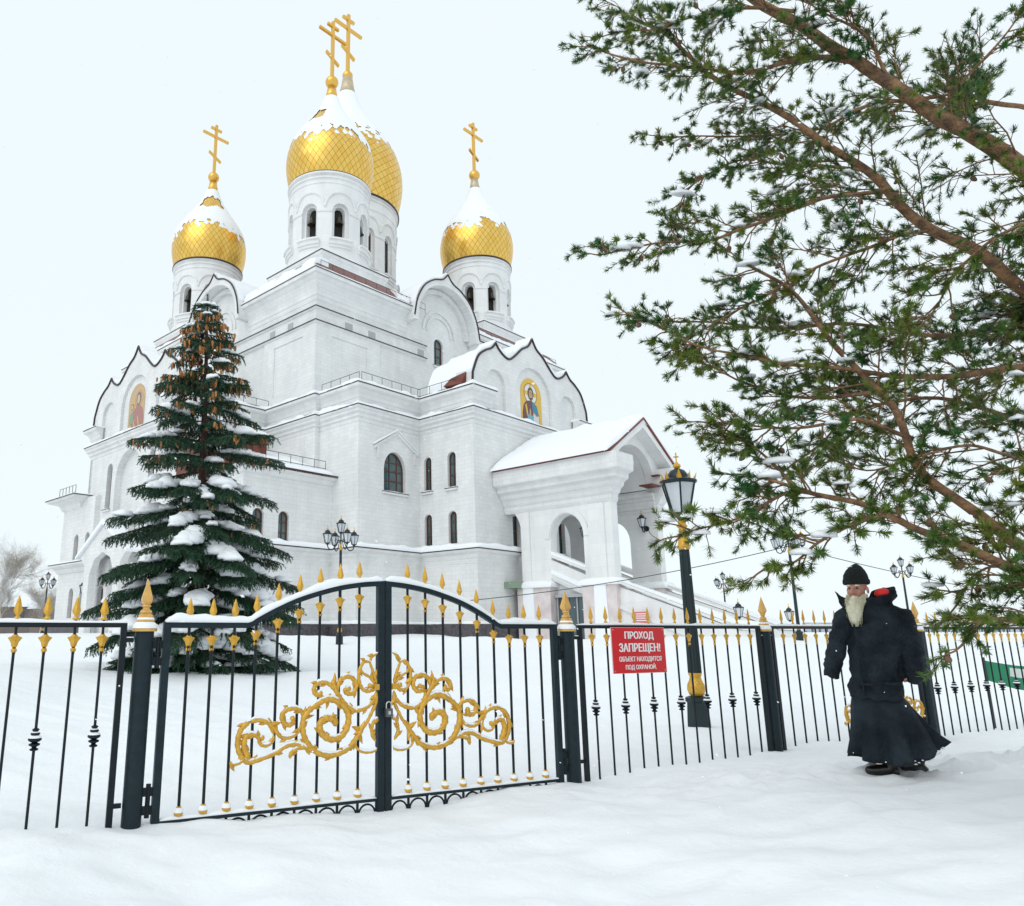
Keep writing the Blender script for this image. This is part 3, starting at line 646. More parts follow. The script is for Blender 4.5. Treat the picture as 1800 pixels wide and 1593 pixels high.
    for i in range(ni + 1):
        u = i / ni * L * 1.0; a = min(int(u), L - 1); f = u - a; rr = sm[a][0] * (1 - f) + sm[a + 1][0] * f; z = sm[a][1] * (1 - f) + sm[a + 1][1] * f
        for j in range(nth):
            th = 2 * math.pi * j / nth; h = .005 + .05 * max(0, min(1, (z - zz0[j]) / (.8 * k)))
            vs.append(((rr + h) * math.cos(th), (rr + h) * math.sin(th), z + h * .3)); 
    fs = []
    for i in range(ni):
        for j in range(nth):
            z = vs[i * nth + j][2]; th = 2 * math.pi * j / nth
            u_ = th * 44 / (2 * math.pi); ca, cb = math.floor(u_ + z * 1.55), math.floor(u_ - z * 1.55)
            rv = (math.sin(ca * 127.1 + cb * 311.7 + seed) * 43758.5453) % 1.0; fr_ = 1 - ((u_ + z * 1.55) % 1)
            on = z > zz0[j] + k * ((rv - .5) * 1.15 + (fr_ - .5) * .25)
            if gap and on:
                da = (th - gap[0] + math.pi) % (2 * math.pi) - math.pi
                if abs(da) < gap[1] * (1 + .3 * nz(z * 2, seed)) and gap[2] * k < z + .5 * nz(th * 3, z) < gap[3] * k: on = False
            if on: fs.append((i * nth + j, i * nth + (j + 1) % nth, (i + 1) * nth + (j + 1) % nth, (i + 1) * nth + j))
    S.add(vs, fs); so_ = S.build('snow_cap', M['snow'], d, 180, recalc=False)
    bm = bmesh.new(); bm.from_mesh(so_.data); bmesh.ops.delete(bm, geom=[v for v in bm.verts if not v.link_faces], context='VERTS'); bm.to_mesh(so_.data); bm.free()
PH = R(22.5)
# viewer lies towards local direction of about -135 deg
VD = R(-135)
tower(0, 0, 23.5, 1.0, 2.89, 33.0, 8, .62, 27.85, 30.0, PH, True, 3, gap=(VD - .42, .26, 4.9, 6.3), cover=.40)
tower(0, 17, 23.5, 1.0, 2.84, 32.8, 8, .62, 27.7, 29.9, PH, True, 5, gap=(VD + .25, .7, 5.6, 7.0), cover=.37)
tower(17, 0, 23.5, 1.0, 2.84, 32.8, 8, .62, 27.7, 29.9, PH, True, 6, cover=.40)
tower(8.7, 8.4, 24, 1.6, 4.62, 38.1, 12, .62, 31.2, 34.4, R(15), False, 8, cover=.47)
for (x, y) in ((0, 0), (0, 17), (17, 0)):
    b = MB(); q = 2.75; P = [(x - q, y + q), (x - q, y - q), (x + q, y - q), (x + q, y + q)]
    b.box(x - q, x + q, y - q, y + q, 23.4, 26.0); b.sweep(P, [(-.1, -1.5), (.04, -1.5), (.08, -1.1), (.08, -.9), (.16, -.7), (.2, -.4), (.32, -.2), (.34, 0), (-.1, 0)], 26.25, closed=True)
    b.build('tower_base', M['wall'], CH)
    tr.sweep(P, line(.31), 26.25, closed=True); sn.snow(P, 26.28, -.9, .34, .2, closed=True, seed=x + y * 2)
b = MB(); b.box(4.3, 13.1, 4.0, 12.8, 24.2, 25.6); b.build('tower_base', M['wall'], CH)
tr.build('metal_edging', M['trim'], CH); sn.build('ledge_snow', M['snow'], CH, 70)

# icon mosaics in the gables
def icon(fr, c, hw, z0, top, cols, mother):
    s = MB(); w = -.182
    def poly(P, m, k): s.slab([(c + x * hw, z0 + z * (top - z0)) for x, z in P], [], fr, w + .002, w + .02 + .004 * k, m)
    H_ = top - z0
    el = lambda cx, cz, rx, rz, n=20: [(cx + rx * math.cos(2 * math.pi * i / n), cz + rz * math.sin(2 * math.pi * i / n)) for i in range(n)]
    s.slab(arch(c - hw, c + hw, z0, top), [], fr, w + .001, w + .02, 0)
    hx = -.25 if mother else -.05; hz = .66 if mother else .66
    poly(el(hx, hz + .0, .66, .235), 1, 1); poly(el(hx, hz + .0, .58, .21), 2, 2)
    if not mother:
        for P in ([(-.17, .865), (.07, .865), (.07, .5), (-.17, .5)], [(-.62, .70), (.52, .70), (.52, .61), (-.62, .61)]): poly(P, 0, 3)
    poly([(-.85, 0), (-.86, .2), (-.74, .38), (-.5, .47), (-.22, .5), (.12, .5), (.5, .42), (.66, .25), (.6, 0)] if not mother else [(-.95, 0), (-.93, .25), (-.75, .42), (-.45, .5), (-.45, .62), (-.08, .62), (0, .5), (.3, .4), (.5, .2), (.55, 0)], 3, 4)
    poly([(.05, .5), (.2, .48), (.55, .38), (.68, .2), (.66, .05), (.35, .1), (.1, .2)] if not mother else [(.25, .15), (.75, .15), (.8, .35), (.6, .42), (.35, .4)], 4, 5)
    if not mother: poly([(-.45, 0), (-.4, .2), (-.1, .18), (.1, .2), (.15, 0)], 5, 5); poly([(-.62, .38), (-.48, .42), (-.36, .2), (-.45, .15)], 0, 5)
    poly(el(hx, hz, .29 if not mother else .27, .14), 6, 5); poly(el(hx + .0, hz - .015, .17, .1), 7, 6)
    if not mother:
        poly([(hx - .1, hz - .09), (hx + .14, hz - .09), (hx + .06, hz - .16), (hx - .02, hz - .16)], 6, 7)
        poly([(.08, .04), (.72, .0), (.74, .25), (.45, .22), (.1, .28)], 8, 6); poly([(.14, .07), (.66, .03), (.68, .22), (.45, .19), (.16, .25)], 2, 7)
        for q in range(4): poly([(.2, .1 + q * .035), (.42, .085 + q * .035), (.42, .092 + q * .035), (.2, .107 + q * .035)], 9, 8); poly([(.48, .085 + q * .035), (.64, .09 + q * .035), (.64, .097 + q * .035), (.48, .092 + q * .035)], 9, 8)
        poly([(-.25, .16), (-.1, .16), (-.08, .26), (-.14, .34), (-.2, .3)], 7, 7)
        for (ex, ez) in ((-.06, .02), (.08, .02)): poly(el(hx + ex, hz + ez, .03, .01, 8), 6, 8)
        poly([(hx + .0, hz + .01), (hx + .025, hz + .01), (hx + .04, hz - .035), (hx - .0, hz - .035)], 6, 8)
    else:
        poly(el(.5, .52, .28, .105), 1, 6); poly(el(.5, .52, .2, .075), 6, 7); poly(el(.5, .515, .13, .05), 7, 8)
        poly([(-.6, 0), (-.3, .28), (-.22, .28), (-.45, 0)], 1, 7); poly([(-.1, 0), (.2, .2), (.26, .2), (.1, 0)], 1, 7)
    s.build('icon_mosaic', [mat('mosaic', q, .4, noise_amt=.18, nscale=18) for q in cols], CH)
icon(frR(-12.65), 6.5, 1.1, 14.2, 17.2, [(.74, .47, .06), (.42, .2, .06), (.72, .76, .76), (.15, .05, .06), (.03, .22, .36), (.14, .42, .52), (.12, .07, .03), (.5, .36, .2), (.45, .2, .05), (.35, .38, .4)], False)
icon(frL(-10.85), 6.1, 1.1, 14.2, 17.3, [(.55, .38, .22), (.72, .45, .12), (.5, .34, .2), (.4, .18, .16), (.25, .33, .2), (.4, .3, .25), (.2, .13, .12), (.6, .45, .3), (.5, .3, .2), (.3, .3, .3)], True)

# ---------------- entrance porch over the grand stair
CP = 5.95; XA, XB = 3.2, 8.7; YB, YF = -12.66, -19.4; ZT = 9.35
pw = MB()
def zf(b): return 4.45 + (b + 17.7) * .43          # sill line that follows the stair
zb_ = 3.95
outl = [(-12.66, 4.3), (-13.72, 4.3), (-13.72, zb_), (-15.6, zb_), (-15.6, zf(-15.6) - .95), (-17.7, zf(-17.7) - .95), (-17.7, zb_ - .2), (YF, zb_ - .2), (YF, ZT), (-12.66, ZT)]
o2 = [(-12.66, 8.45)] + [(-12.66 - 1.1 * math.sin(t), 6.8 + 1.65 * math.cos(t)) for t in np.linspace(0.15, math.pi / 2, 9)] + [(-13.76, 4.3)] + outl[2:]
hole = [(-17.7, zf(-17.7)), (-15.65, zf(-15.65))] + [(p[0], p[1]) for p in arch(-17.7, -15.65, 5, 7.75, 16, rise=1.25)[2:]]
SF = lambda A, sgn: (lambda u, z, w: (A + sgn * w, u, z))
for A, sg in ((XA, 1), (XB, -1)):
    pw.slab(o2, [hole], SF(A, sg), 0, .6)
    pw.slab([(-13.78, 4.2), (-14.35, 4.2), (-14.35, ZT - 1.25), (-13.78, ZT - 1.25)], [], SF(A, sg), -.1, -.003)      # pilaster strips
    pw.slab([(-18.05, 4.2), (-19.0, 4.2), (-19.0, ZT - 1.25), (-18.05, ZT - 1.25)], [], SF(A, sg), -.1, -.003)
    ring = arch(-18.05, -15.3, 6.4, 8.1, 16, rise=1.6)[2:]; rin = arch(-17.75, -15.6, 6.4, 7.8, 16, rise=1.3)[2:]
    pw.slab(ring + rin[::-1], [], SF(A, sg), -.06, -.003)
# front gable wall with its arch
fa = arch(CP - 2.15, CP + 2.15, 3.8, 11.55, 20, rise=1.9)
fa2 = [(XA + .6, zb_ - .2)] + [(XA + .6, 9.2), (CP - 2.15, 9.2)] + [p for p in fa[2:]][::-1] + [(CP + 2.15, 9.2), (XB - .6, 9.2), (XB - .6, zb_ - .2)]
outer = [(XA, 9.35), (XA - .9, 10.5), (CP, 12.75), (XB + .9, 10.5), (XB, 9.35), (XB - .6, 9.35)] + [(CP + 2.15, 9.35)] + fa[2:] + [(CP - 2.15, 9.35), (XA + .6, 9.35)]
pw.slab(outer, [], lambda u, z, w: (u, w, z), YF, YF + .5)
pw.slab([(CP - 2.25, 9.36)] + [(CP - 2.25, 9.7)] + fa[2:][::-1][:0] + [(XA - .8, 10.45), (XA, 9.36)], [], lambda u, z, w: (u, w, z), YF - .35, YF - .002)
pw.slab([(CP + 2.25, 9.36), (CP + 2.25, 9.7), (XB + .8, 10.45), (XB, 9.36)], [], lambda u, z, w: (u, w, z), YF - .35, YF - .002)
# raking overhang
pw.slab([(XA - .95, 10.52), (CP, 12.85), (XB + .95, 10.52), (XB + .95, 10.2), (CP, 12.42), (XA - .95, 10.2)], [], lambda u, z, w: (u, w, z), -20.1, YF - .004)
# barrel vault inside
va = arch(CP - 2.15, CP + 2.15, 9.2, 11.55, 20, rise=1.9)[2:]
pw.slab([(XA + .2, 9.4), (XA + .2, 10.4), (CP, 12.5), (XB - .2, 10.4), (XB - .2, 9.4), (CP + 2.15, 9.4)] + [(u, z - .0) for u, z in va] + [(CP - 2.15, 9.4)], [], lambda u, z, w: (u, w, z), -18.88, -12.67)
pw.build('porch_wall', M['plaster'], CH)
pc = MB()
prof = [(-.3, -1.2), (.02, -1.2), (.1, -1.05), (.1, -.85), (.22, -.7), (.3, -.5), (.45, -.4), (.5, -.2), (.75, -.05), (.78, .2), (1.05, .3), (1.1, .75), (1.1, 1.05), (-.3, 1.05)]
pc.sweep([(XA, -12.67), (XA, YF), (XA + .62, YF)], [(a, b - .03) for a, b in prof[:12]] + [(1.08, 1.1), (-.3, 1.1)], ZT)
pc.sweep([(XB - .62, YF), (XB, YF), (XB, -12.67)], [(a, b - .03) for a, b in prof[:12]] + [(1.08, 1.1), (-.3, 1.1)], ZT)
for A, sg in ((XA + .6, 1), (XB - .6, -1)):         # capitals on the inner faces
    for k, (z0, z1, d) in enumerate(((8.1, 8.3, .06), (8.3, 8.75, .12), (8.75, 8.95, .2), (8.95, 9.15, .32))):
        pc.slab([(-12.7, z0), (YF + .02, z0), (YF + .02, z1), (-12.7, z1)], [], SF(A, sg), -.01, d)
pc.build('porch_cornice', M['wall'], CH)
pt = MB()
pt.tube([(XA - 1.05, -12.7, 10.52), (XA - 1.05, -20.12, 10.52), (CP, -20.12, 12.92), (XB + 1.05, -20.12, 10.52), (XB + 1.05, -12.7, 10.52)], .09, 6)
for (x0, x1, z) in ((XA + .35, XA + .95, 10.0), (XA + .5, XA + 1.2, 9.45), (XB - 1.6, XB - .3, 9.45), (XB - .9, XB + .5, 10.05)): pt.box(x0, x1, YF - .42, YF + .4 if z < 9.6 else YF, z, z + .07)
pt.build('porch_roof_edge', M['copper'], CH)
ps = MB()
n = 30
for sgn in (-1, 1):
    vs = []
    for j in range(n + 1):
        y = -12.7 - 7.45 * j / n
        for i in range(13):
            t = i / 12; x = CP + sgn * (t * 4.12); z = 12.88 - t * 2.36
            h = .34 * (1 + .4 * nz(x, y, 2) + .2 * nz(x * 3, y * 3, 5)); 
            if i == 12: h = .04
            if i == 11: h *= .8
            if j in (0, n): h *= .5
            vs.append((x, y, z + h))
        for i in range(12, -1, -1):
            t = i / 12; x = CP + sgn * (t * 4.12); vs.append((x, y, 12.85 - t * 2.36 - .03))
    K = 26; ps.add(vs, [(j * K + k, (j + 1) * K + k, (j + 1) * K + (k + 1) % K, j * K + (k + 1) % K) for j in range(n) for k in range(K)] + [tuple(range(K)), tuple(n * K + k for k in range(K))])
ps.build('porch_roof_snow', M['snow'], CH, 70)
# stair: plinths, stringer walls, steps
pl = MB(); cap = MB(); pins = MB()
for (x0, x1) in ((XA - .25, XA + .75), (XB - .75, XB + .25)):
    for (y0, y1) in ((-15.65, -13.5), (-19.55, -17.6)):
        pl.box(x0, x1, y0, y1, .9, 3.95); xm = (x0 + x1) / 2
        cap.sweep([(x0, y1), (x0, y0), (x1, y0), (x1, y1)], [(-.5, 0), (.14, 0), (.16, .12), (.05, .3), (-.12, .36), (-.5, .36)], 3.9, closed=True, sub=.4, nzf=lambda x, y: (0, 1 + .3 * nz(x * 2, y * 2)))
        cap.box(x0 + .1, x1 - .1, y0 + .1, y1 - .1, 3.9, 4.15)
    for yy in (-14.2, -18.6): pins.slab([(yy - .55, .9), (yy + .35, .9), (yy + .3, 2.6), (yy + .28, 4.0), (yy - .38, 4.0), (yy - .42, 2.4)], [], lambda u, z, w, x0=x0: (x0 - w, u, z), .002, .07)
st = MB()
zs = lambda b: 4.55 + (b + 17.7) * .44
for x0, x1 in ((XA + .07, XA + .5), (XB - .5, XB - .07)):
    f = lambda u, z, w: (w, u, z)
    st.slab([(-13.7, 4.9), (-13.7, 4.0), (-15.5, 4.0), (-15.5, zs(-15.5) - 1.2), (-17.7, zs(-17.7) - 1.2), (-17.7, .9), (-26.2, .9), (-26.2, 1.6), (-25.2, 1.65), (-17.7, zs(-17.7) - .1), (-15.5, zs(-15.5) - .1)], [], f, x0, x1)
    st.slab([(-19.5, zs(-19.5) - 1.05), (-24.5, zs(-24.5) - .9), (-24.5, zs(-24.5) - .78), (-19.5, zs(-19.5) - .85)], [], f, x0 - .09, x0 - .002)
    st.slab([(-15.4, zs(-15.4) + .02), (-15.4, zs(-15.4) + .16), (-25.2, 1.82), (-26.2, 1.78), (-26.2, 1.62), (-25.2, 1.68)], [], f, x0 - .08, x1 + .08)
    cap.slab([(-15.5, zs(-15.5) + .17), (-15.5, zs(-15.5) + .36), (-20, zs(-20) + .42), (-25.2, 2.1), (-26.1, 2.0), (-26.3, 1.8), (-25.2, 1.84)], [], f, x0 - .06, x1 + .06)
    cap.slab([(-15.65, zs(-15.65) - .85), (-15.65, zs(-15.65) - .62), (-17.6, zs(-17.6) - .62), (-17.6, zs(-17.6) - .85)], [], f, x0 - .16, x0 - .002)
for i in range(26):
    y = -15.6 - i * .38; z = 4.3 - i * .155
    st.box(XA + .46, XB - .46, y - .38, y, .9 if i % 2 else .91, z)
st.box(XA + .46, XB - .46, -15.6, -12.66, 3.7, 4.3)
st.build('stair', M['plaster'], CH); pins.build_each('wind_packed_snow', M['snow'], CH); pl.build_each('porch_plinth', M['pink'], CH); cap.build('stair_snow', M['snow'], CH, 60)
en = MB(); en.slab([(-17.55, .9), (-15.7, .9), (-15.7, 3.4), (-17.55, 3.4)], [], SF(XA + .28, 1), 0, .05); e = en.build('basement_door', M['glass'], CH)
e2 = MB()
for u in (-17.5, -16.95, -16.4, -15.75): e2.slab([(u - .035, .9), (u + .035, .9), (u + .035, 3.4), (u - .035, 3.4)], [], SF(XA + .28, 1), -.06, -.002)
e2.slab([(-17.55, 3.35), (-15.7, 3.35), (-15.7, 3.5), (-17.55, 3.5)], [], SF(XA + .28, 1), -.2, .1)
e2.build('door_frame', M['vent'], e)
en = MB(); en.slab([(-13.45, 1), (-12.7, 1), (-12.7, 3.9), (-13.45, 3.9)], [], SF(XA + .28, 1), 0, .05); en.build('side_door', mat('brown_door', (.12, .06, .045), .6), CH)
aw = MB(); aw.slab([(-13.9, 3.9), (-12.7, 3.9), (-12.7, 4.25), (-13.9, 4.25)], [], SF(XA - .9, 1), 0, .9); aw.build('door_canopy', mat('green_fascia', (.22, .30, .22), .6), CH)
# low gabled porch on the left arm (mostly behind the spruce)
lp = MB()
lf = lambda u, z, w: (w, u, z)
lp.slab([(3.6, .9), (4.4, .9), (4.4, 5), (5, 5.9), (6.1, 6.3), (7.2, 5.9), (7.8, 5), (7.8, .9), (8.6, .9), (8.6, 5.6), (9.4, 6.2), (6.1, 7.95), (2.8, 6.2), (3.6, 5.6)], [], lf, -12.1, -11.7)
lp.box(-11.69, -11.61, 3.6, 4.1, .9, 5.9); lp.box(-11.69, -11.61, 8.1, 8.6, .9, 5.9)
lp.build('side_porch', M['wall'], CH)
ls = MB(); ls.slab([(2.5, 6.05), (6.1, 8.0), (9.7, 6.05), (9.7, 6.22), (6.1, 8.3), (2.5, 6.22)], [], lf, -12.3, -11.2); ls.build('side_porch_snow', M['snow'], CH)
# ---------------------------------------------------------------- fence line: local x along the fence, y away from the street
FA = math.atan2(.4473, .8943)
def FP(t, z=0, y=0): return (-.069 + .8943 * t - .4473 * y, 6.5 + .4473 * t + .8943 * y, z)
def gilt(outline, th, mb, cx=0.0, z0=0.0, mat=0):
    """faceted leaf: half outline [(x,z)] mirrored, with a ridge down the middle"""
    n = len(outline); vs = []
    for (x, z) in outline: y_ = .003 + x * .5; vs += [(cx - x, 0, z0 + z), (cx + x, 0, z0 + z), (cx, -y_, z0 + z), (cx, y_, z0 + z)]
    fs = []
    for i in range(n - 1):
        a = i * 4; b = a + 4
        fs += [(a, a + 2, b + 2, b), (a + 2, a + 1, b + 1, b + 2), (a, b, b + 3, a + 3), (a + 3, b + 3, b + 1, a + 1)]
    mb.add(vs, fs, mat)
def snow_on(mb, pts, w, h, seed=0.0, side=(0, 1)):
    """a pillow of snow along a 3-D polyline; side = horizontal direction across it"""
    P = [Vector(p) for p in pts]; out = []
    for i in range(len(P) - 1):
        k = max(1, int((P[i + 1] - P[i]).length / .035))
        for q in range(k): out.append(P[i].lerp(P[i + 1], q / k))
    out.append(P[-1]); vs = []; S = Vector((side[0], side[1], 0)); n = len(out)
    for i, p in enumerate(out):
        e = min(1, .35 + min(i, n - 1 - i) / 3); f = e * max(.25, 1 + .7 * nz(p.x * 3 + seed, p.y * 3, p.z) + .25 * nz(p.x * 11, p.y * 11 + seed, 1))
        for (a, b) in ((-.5, 0), (-.56, .35), (-.38, .85), (0, 1.05), (.38, .85), (.56, .35), (.5, 0)): vs.append(p + S * (a * w) + Vector((0, 0, b * h * f)))
    mb.add(vs, [(i * 7 + k, i * 7 + 7 + k, i * 7 + 7 + (k + 1) % 7, i * 7 + (k + 1) % 7) for i in range(n - 1) for k in range(7)] + [tuple(range(7)), tuple((n - 1) * 7 + k for k in range(7))[::-1]])
TIP = [(.011, 0), (.022, .006), (.024, .014), (.012, .024), (.011, .03), (.025, .052), (.029, .066), (.02, .1), (.010, .14), (.0005, .165)]
LEAF = [(.004, .012), (.008, -.006), (.014, -.02), (.024, -.032), (.046, -.040), (.037, -.054), (.027, -.068), (.023, -.078), (.019, -.096), (.011, -.108), (.019, -.118), (.019, -.13), (.011, -.14), (.012, -.15)]
def picket(parent, x, zt, zb, knot=False, ball=False, name='picket', r=.0105, rail=.02):
    m = MB(); m.tube([(x, 0, zb), (x, 0, zt + rail + .03)], r, 8); p = m.build(name, M['iron'], parent, 40)
    g = MB(); gilt(TIP, .5, g, x, zt + rail + .015); g.build('spear_tip', M['gold'], p)
    g = MB(); gilt(LEAF, .5, g, x, zt - rail - .03); g.build('gilded_leaf', M['gold'], p)
    if knot:
        k = MB(); k.lathe([(.011, -.075), (.026, -.07), (.028, -.062), (.013, -.054), (.02, -.045), (.034, -.04), (.036, -.03), (.016, -.022), (.03, -.016), (.042, -.008), (.043, .004), (.030, .012), (.016, .02), (.03, .03), (.03, .038), (.013, .046), (.022, .056), (.024, .062), (.011, .07)], 14, (x, 0, .90)); k.build('knot', M['iron'], p, 40)
        s = MB(); s.lathe([(.041, 0), (.036, .012), (.012, .02)], 10, (x, 0, .908)); s.lathe([(.026, 0), (.02, .008), (.011, .012)], 10, (x, 0, .938)); s.build('knot_snow', M['snow'], p, 80)
    if ball:
        k = MB(); k.lathe([(.012, -.03), (.028, -.022), (.034, -.006), (.026, .012), (.014, .024), (.02, .034), (.012, .04)], 14, (x, 0, zb + .045)); k.build('gilded_ball', M['gold'], p, 40)
        s = MB(); s.lathe([(.034, 0), (.03, .02), (.014, .034)], 10, (x, 0, zb + .045)); s.build('ball_snow', M['snow'], p, 80)
    return p
ORN = {
'a': [(-0.071, 1.424), (-0.12, 1.397), (-0.142, 1.354)],
'b': [(-0.135, 1.354), (-0.189, 1.358), (-0.222, 1.315), (-0.237, 1.262), (-0.233, 1.209), (-0.21, 1.155), (-0.171, 1.13), (-0.133, 1.133), (-0.118, 1.159), (-0.136, 1.169)],
'c': [(-0.079, 1.184), (-0.103, 1.259), (-0.127, 1.32), (-0.138, 1.351)],
'd': [(-0.087, 1.175), (-0.134, 1.233), (-0.203, 1.272), (-0.222, 1.313)],
'e': [(-0.079, 1.124), (-0.094, 1.071), (-0.14, 1.02), (-0.2, 0.99), (-0.275, 0.984), (-0.328, 1.015), (-0.373, 1.055), (-0.408, 1.102), (-0.433, 1.136), (-0.453, 1.182), (-0.46, 1.221)],
'f': [(-0.433, 1.136), (-0.471, 1.176), (-0.515, 1.203), (-0.566, 1.207), (-0.609, 1.187), (-0.622, 1.148), (-0.6, 1.116), (-0.568, 1.125)],
'g': [(-0.426, 1.149), (-0.412, 1.201), (-0.376, 1.236), (-0.316, 1.244), (-0.271, 1.21), (-0.26, 1.163), (-0.292, 1.118), (-0.334, 1.117), (-0.355, 1.14), (-0.325, 1.152)],
'h': [(-0.079, 1.111), (-0.086, 1.031), (-0.124, 0.954), (-0.162, 0.89), (-0.199, 0.84), (-0.231, 0.803)],
'i': [(-0.199, 0.853), (-0.231, 0.803), (-0.272, 0.753), (-0.316, 0.705), (-0.389, 0.672), (-0.475, 0.659), (-0.561, 0.677), (-0.632, 0.725), (-0.683, 0.79), (-0.706, 0.867), (-0.701, 0.942), (-0.668, 0.991), (-0.612, 1.033), (-0.541, 1.068), (-0.469, 1.075), (-0.395, 1.043), (-0.342, 0.989), (-0.322, 0.924), (-0.34, 0.847), (-0.391, 0.792), (-0.463, 0.777), (-0.528, 0.806), (-0.565, 0.859), (-0.559, 0.909), (-0.509, 0.939), (-0.451, 0.923), (-0.436, 0.891)],
'j': [(-0.245, 0.982), (-0.298, 0.968), (-0.327, 0.937)],
'k': [(-0.707, 0.879), (-0.702, 0.954), (-0.724, 0.999), (-0.781, 1.021), (-0.843, 1.011), (-0.876, 0.975), (-0.867, 0.931), (-0.832, 0.904), (-0.791, 0.915), (-0.792, 0.946)],
'l': [(-0.714, 0.905), (-0.747, 0.844), (-0.802, 0.812), (-0.87, 0.814), (-0.912, 0.853), (-0.947, 0.892), (-0.996, 0.931), (-1.057, 0.949), (-1.123, 0.943)],
'm': [(-1.123, 0.943), (-1.18, 0.904), (-1.209, 0.845), (-1.213, 0.773), (-1.183, 0.7), (-1.129, 0.655), (-1.058, 0.665), (-0.933, 0.701), (-0.841, 0.748), (-0.772, 0.756), (-0.703, 0.739), (-0.618, 0.699)],
'n': [(-0.939, 0.842), (-0.944, 0.793), (-0.989, 0.762), (-1.036, 0.775), (-1.051, 0.812), (-1.029, 0.82)],
'o': [(-1.044, 0.799), (-1.065, 0.831), (-1.112, 0.849), (-1.157, 0.83), (-1.163, 0.758), (-1.131, 0.691)],
'p': [(-1.265, 0.67), (-1.245, 0.647), (-1.2, 0.651), (-1.15, 0.68)],
'q': [(-0.804, 0.66), (-0.791, 0.701), (-0.73, 0.729), (-0.646, 0.72)],
'r': [(-0.231, 0.803), (-0.261, 0.753), (-0.249, 0.701), (-0.197, 0.666), (-0.122, 0.661), (-0.077, 0.677)],
's': [(-0.085, 0.742), (-0.115, 0.796), (-0.116, 0.848), (-0.101, 0.893), (-0.066, 0.911)]}
OW = {'a': (.011, .011), 'b': (.012, .017), 'c': (.015, .009), 'd': (.014, .009), 'e': (.015, .019), 'f': (.016, .018), 'g': (.017, .019), 'h': (.016, .010), 'i': (.019, .026), 'j': (.01, .014), 'k': (.014, .022), 'l': (.012, .018), 'm': (.02, .015), 'n': (.010, .015), 'o': (.012, .024), 'p': (.011, .010), 'q': (.016, .012), 'r': (.009, .010), 's': (.015, .011)}
def leaflet(g, p, d, L, w, th=.012):
    """a pointed acanthus lobe lying in the fence plane"""
    d = Vector((d[0], d[1])).normalized(); n = Vector((-d.y, d.x)); P = Vector(p)
    row = [(-.3, .4), (.0, .9), (.35, 1.0), (.7, .55), (1.0, .02)]; vs = []
    for (a, b) in row:
        c = P + d * (L * a) + n * (w * .25 * a * a)
        for (s, y) in ((-1, 0), (0, -th), (1, 0), (0, th)): q = c + n * (s * w * b); vs.append((q.x, y * (.4 + b), q.y))
    g.add(vs, [(i * 4 + k, i * 4 + 4 + k, i * 4 + 4 + (k + 1) % 4, i * 4 + (k + 1) % 4) for i in range(4) for k in range(4)] + [(0, 1, 2, 3)])
def ornament(parent, sgn, ox=0.0, oz=0.0, k=1.0, y=-.028):
    g = MB(); s = MB(); rnd = random.Random(4)
    for key, pts in ORN.items():
        C = catmull([Vector((a, b, 0)) for a, b in pts], 5); n = len(C); w0, w1 = OW[key]
        P = [(ox + sgn * -c.x * k if sgn > 0 else ox + c.x * k, 0, oz + c.y * k) for c in C]
        rr = [1.08 * (w0 + (w1 - w0) * i / (n - 1)) * k * (1 - .55 * (i < 2) - .35 * (i == n - 1)) * (1 + .12 * math.sin(i * 1.9)) for i in range(n)]
        g.tube(P, rr, 8, flat=1.0)
        e = P[-1]
        if key in 'bfgikno': g.lathe([(.001, -.022 * k), (.016 * k, -.016 * k), (.022 * k, 0), (.016 * k, .016 * k), (.001, .022 * k)], 10, (e[0], 0, e[2]))
        step = {'i': 7, 'm': 8, 'e': 9, 'l': 9, 'b': 8, 'g': 8, 'k': 7, 'f': 7, 'o': 5, 's': 5}.get(key, 99)
        for i in range(4, n - 3, step):
            dx = P[i + 1][0] - P[i][0]; dz = P[i + 1][2] - P[i][2]; L = math.hypot(dx, dz) or 1; dx /= L; dz /= L
            sd = 1 if (i // step) % 2 else -1
            leaflet(g, (P[i][0] - dz * rr[i] * .5 * sd, P[i][2] + dx * rr[i] * .5 * sd), (dx * .75 - dz * .42 * sd, dz * .75 + dx * .42 * sd), .052 * k, .016 * k * sd)
        # snow caught on upward-facing stretches
        run = []
        for i in range(n):
            a = P[max(i - 1, 0)]; b = P[min(i + 1, n - 1)]; fl = abs(b[2] - a[2]) < .62 * math.hypot(b[0] - a[0], b[2] - a[2])
            if fl: run.append((P[i][0], 0, P[i][2] + rr[i] * .75))
            if (not fl or i == n - 1):
                if len(run) > 2: snow_on(s, run, .026 * k, .017 * k, seed=ox + i)
                run = []
    c = -1 if sgn < 0 else 1
    X = lambda v: ox + (v if sgn < 0 else -v) * k
    g.box(min(X(-.105), X(-.06)), max(X(-.105), X(-.06)), -.02, .02, oz + 1.135 * k, oz + 1.18 * k)
    for (px, pz, dx, dz, L, w) in ((-.215, .835, .55, .9, .075, .022), (-.22, .83, -.95, .5, .085, .022), (-.23, .80, .35, -1, .08, .02), (-.96, .91, 1, .1, .08, .022), (-.955, .90, .2, -1, .07, .02), (-.965, .9, -.2, 1, .07, .02), (-.56, 1.065, .1, 1, .05, .016), (-.5, 1.06, -.3, -1, .06, .015), (-.45, 1.2, .1, 1, .08, .018), (-.69, .95, 1, .15, .08, .016), (-.46, .93, .2, 1, .05, .016), (-1.13, .84, 1, .2, .07, .018), (-.30, .7, .2, 1, .06, .02)):
        leaflet(g, (X(px), oz + pz * k), (dx if sgn < 0 else -dx, dz), L * k, w * k)
    for v in (g, s): v.v = [(a, b + y, c_) for a, b, c_ in v.v]
    o = g.build('gilded_scrollwork', M['gold'], parent, 50); s.build_each('scroll_snow', M['snow'], o, 80)
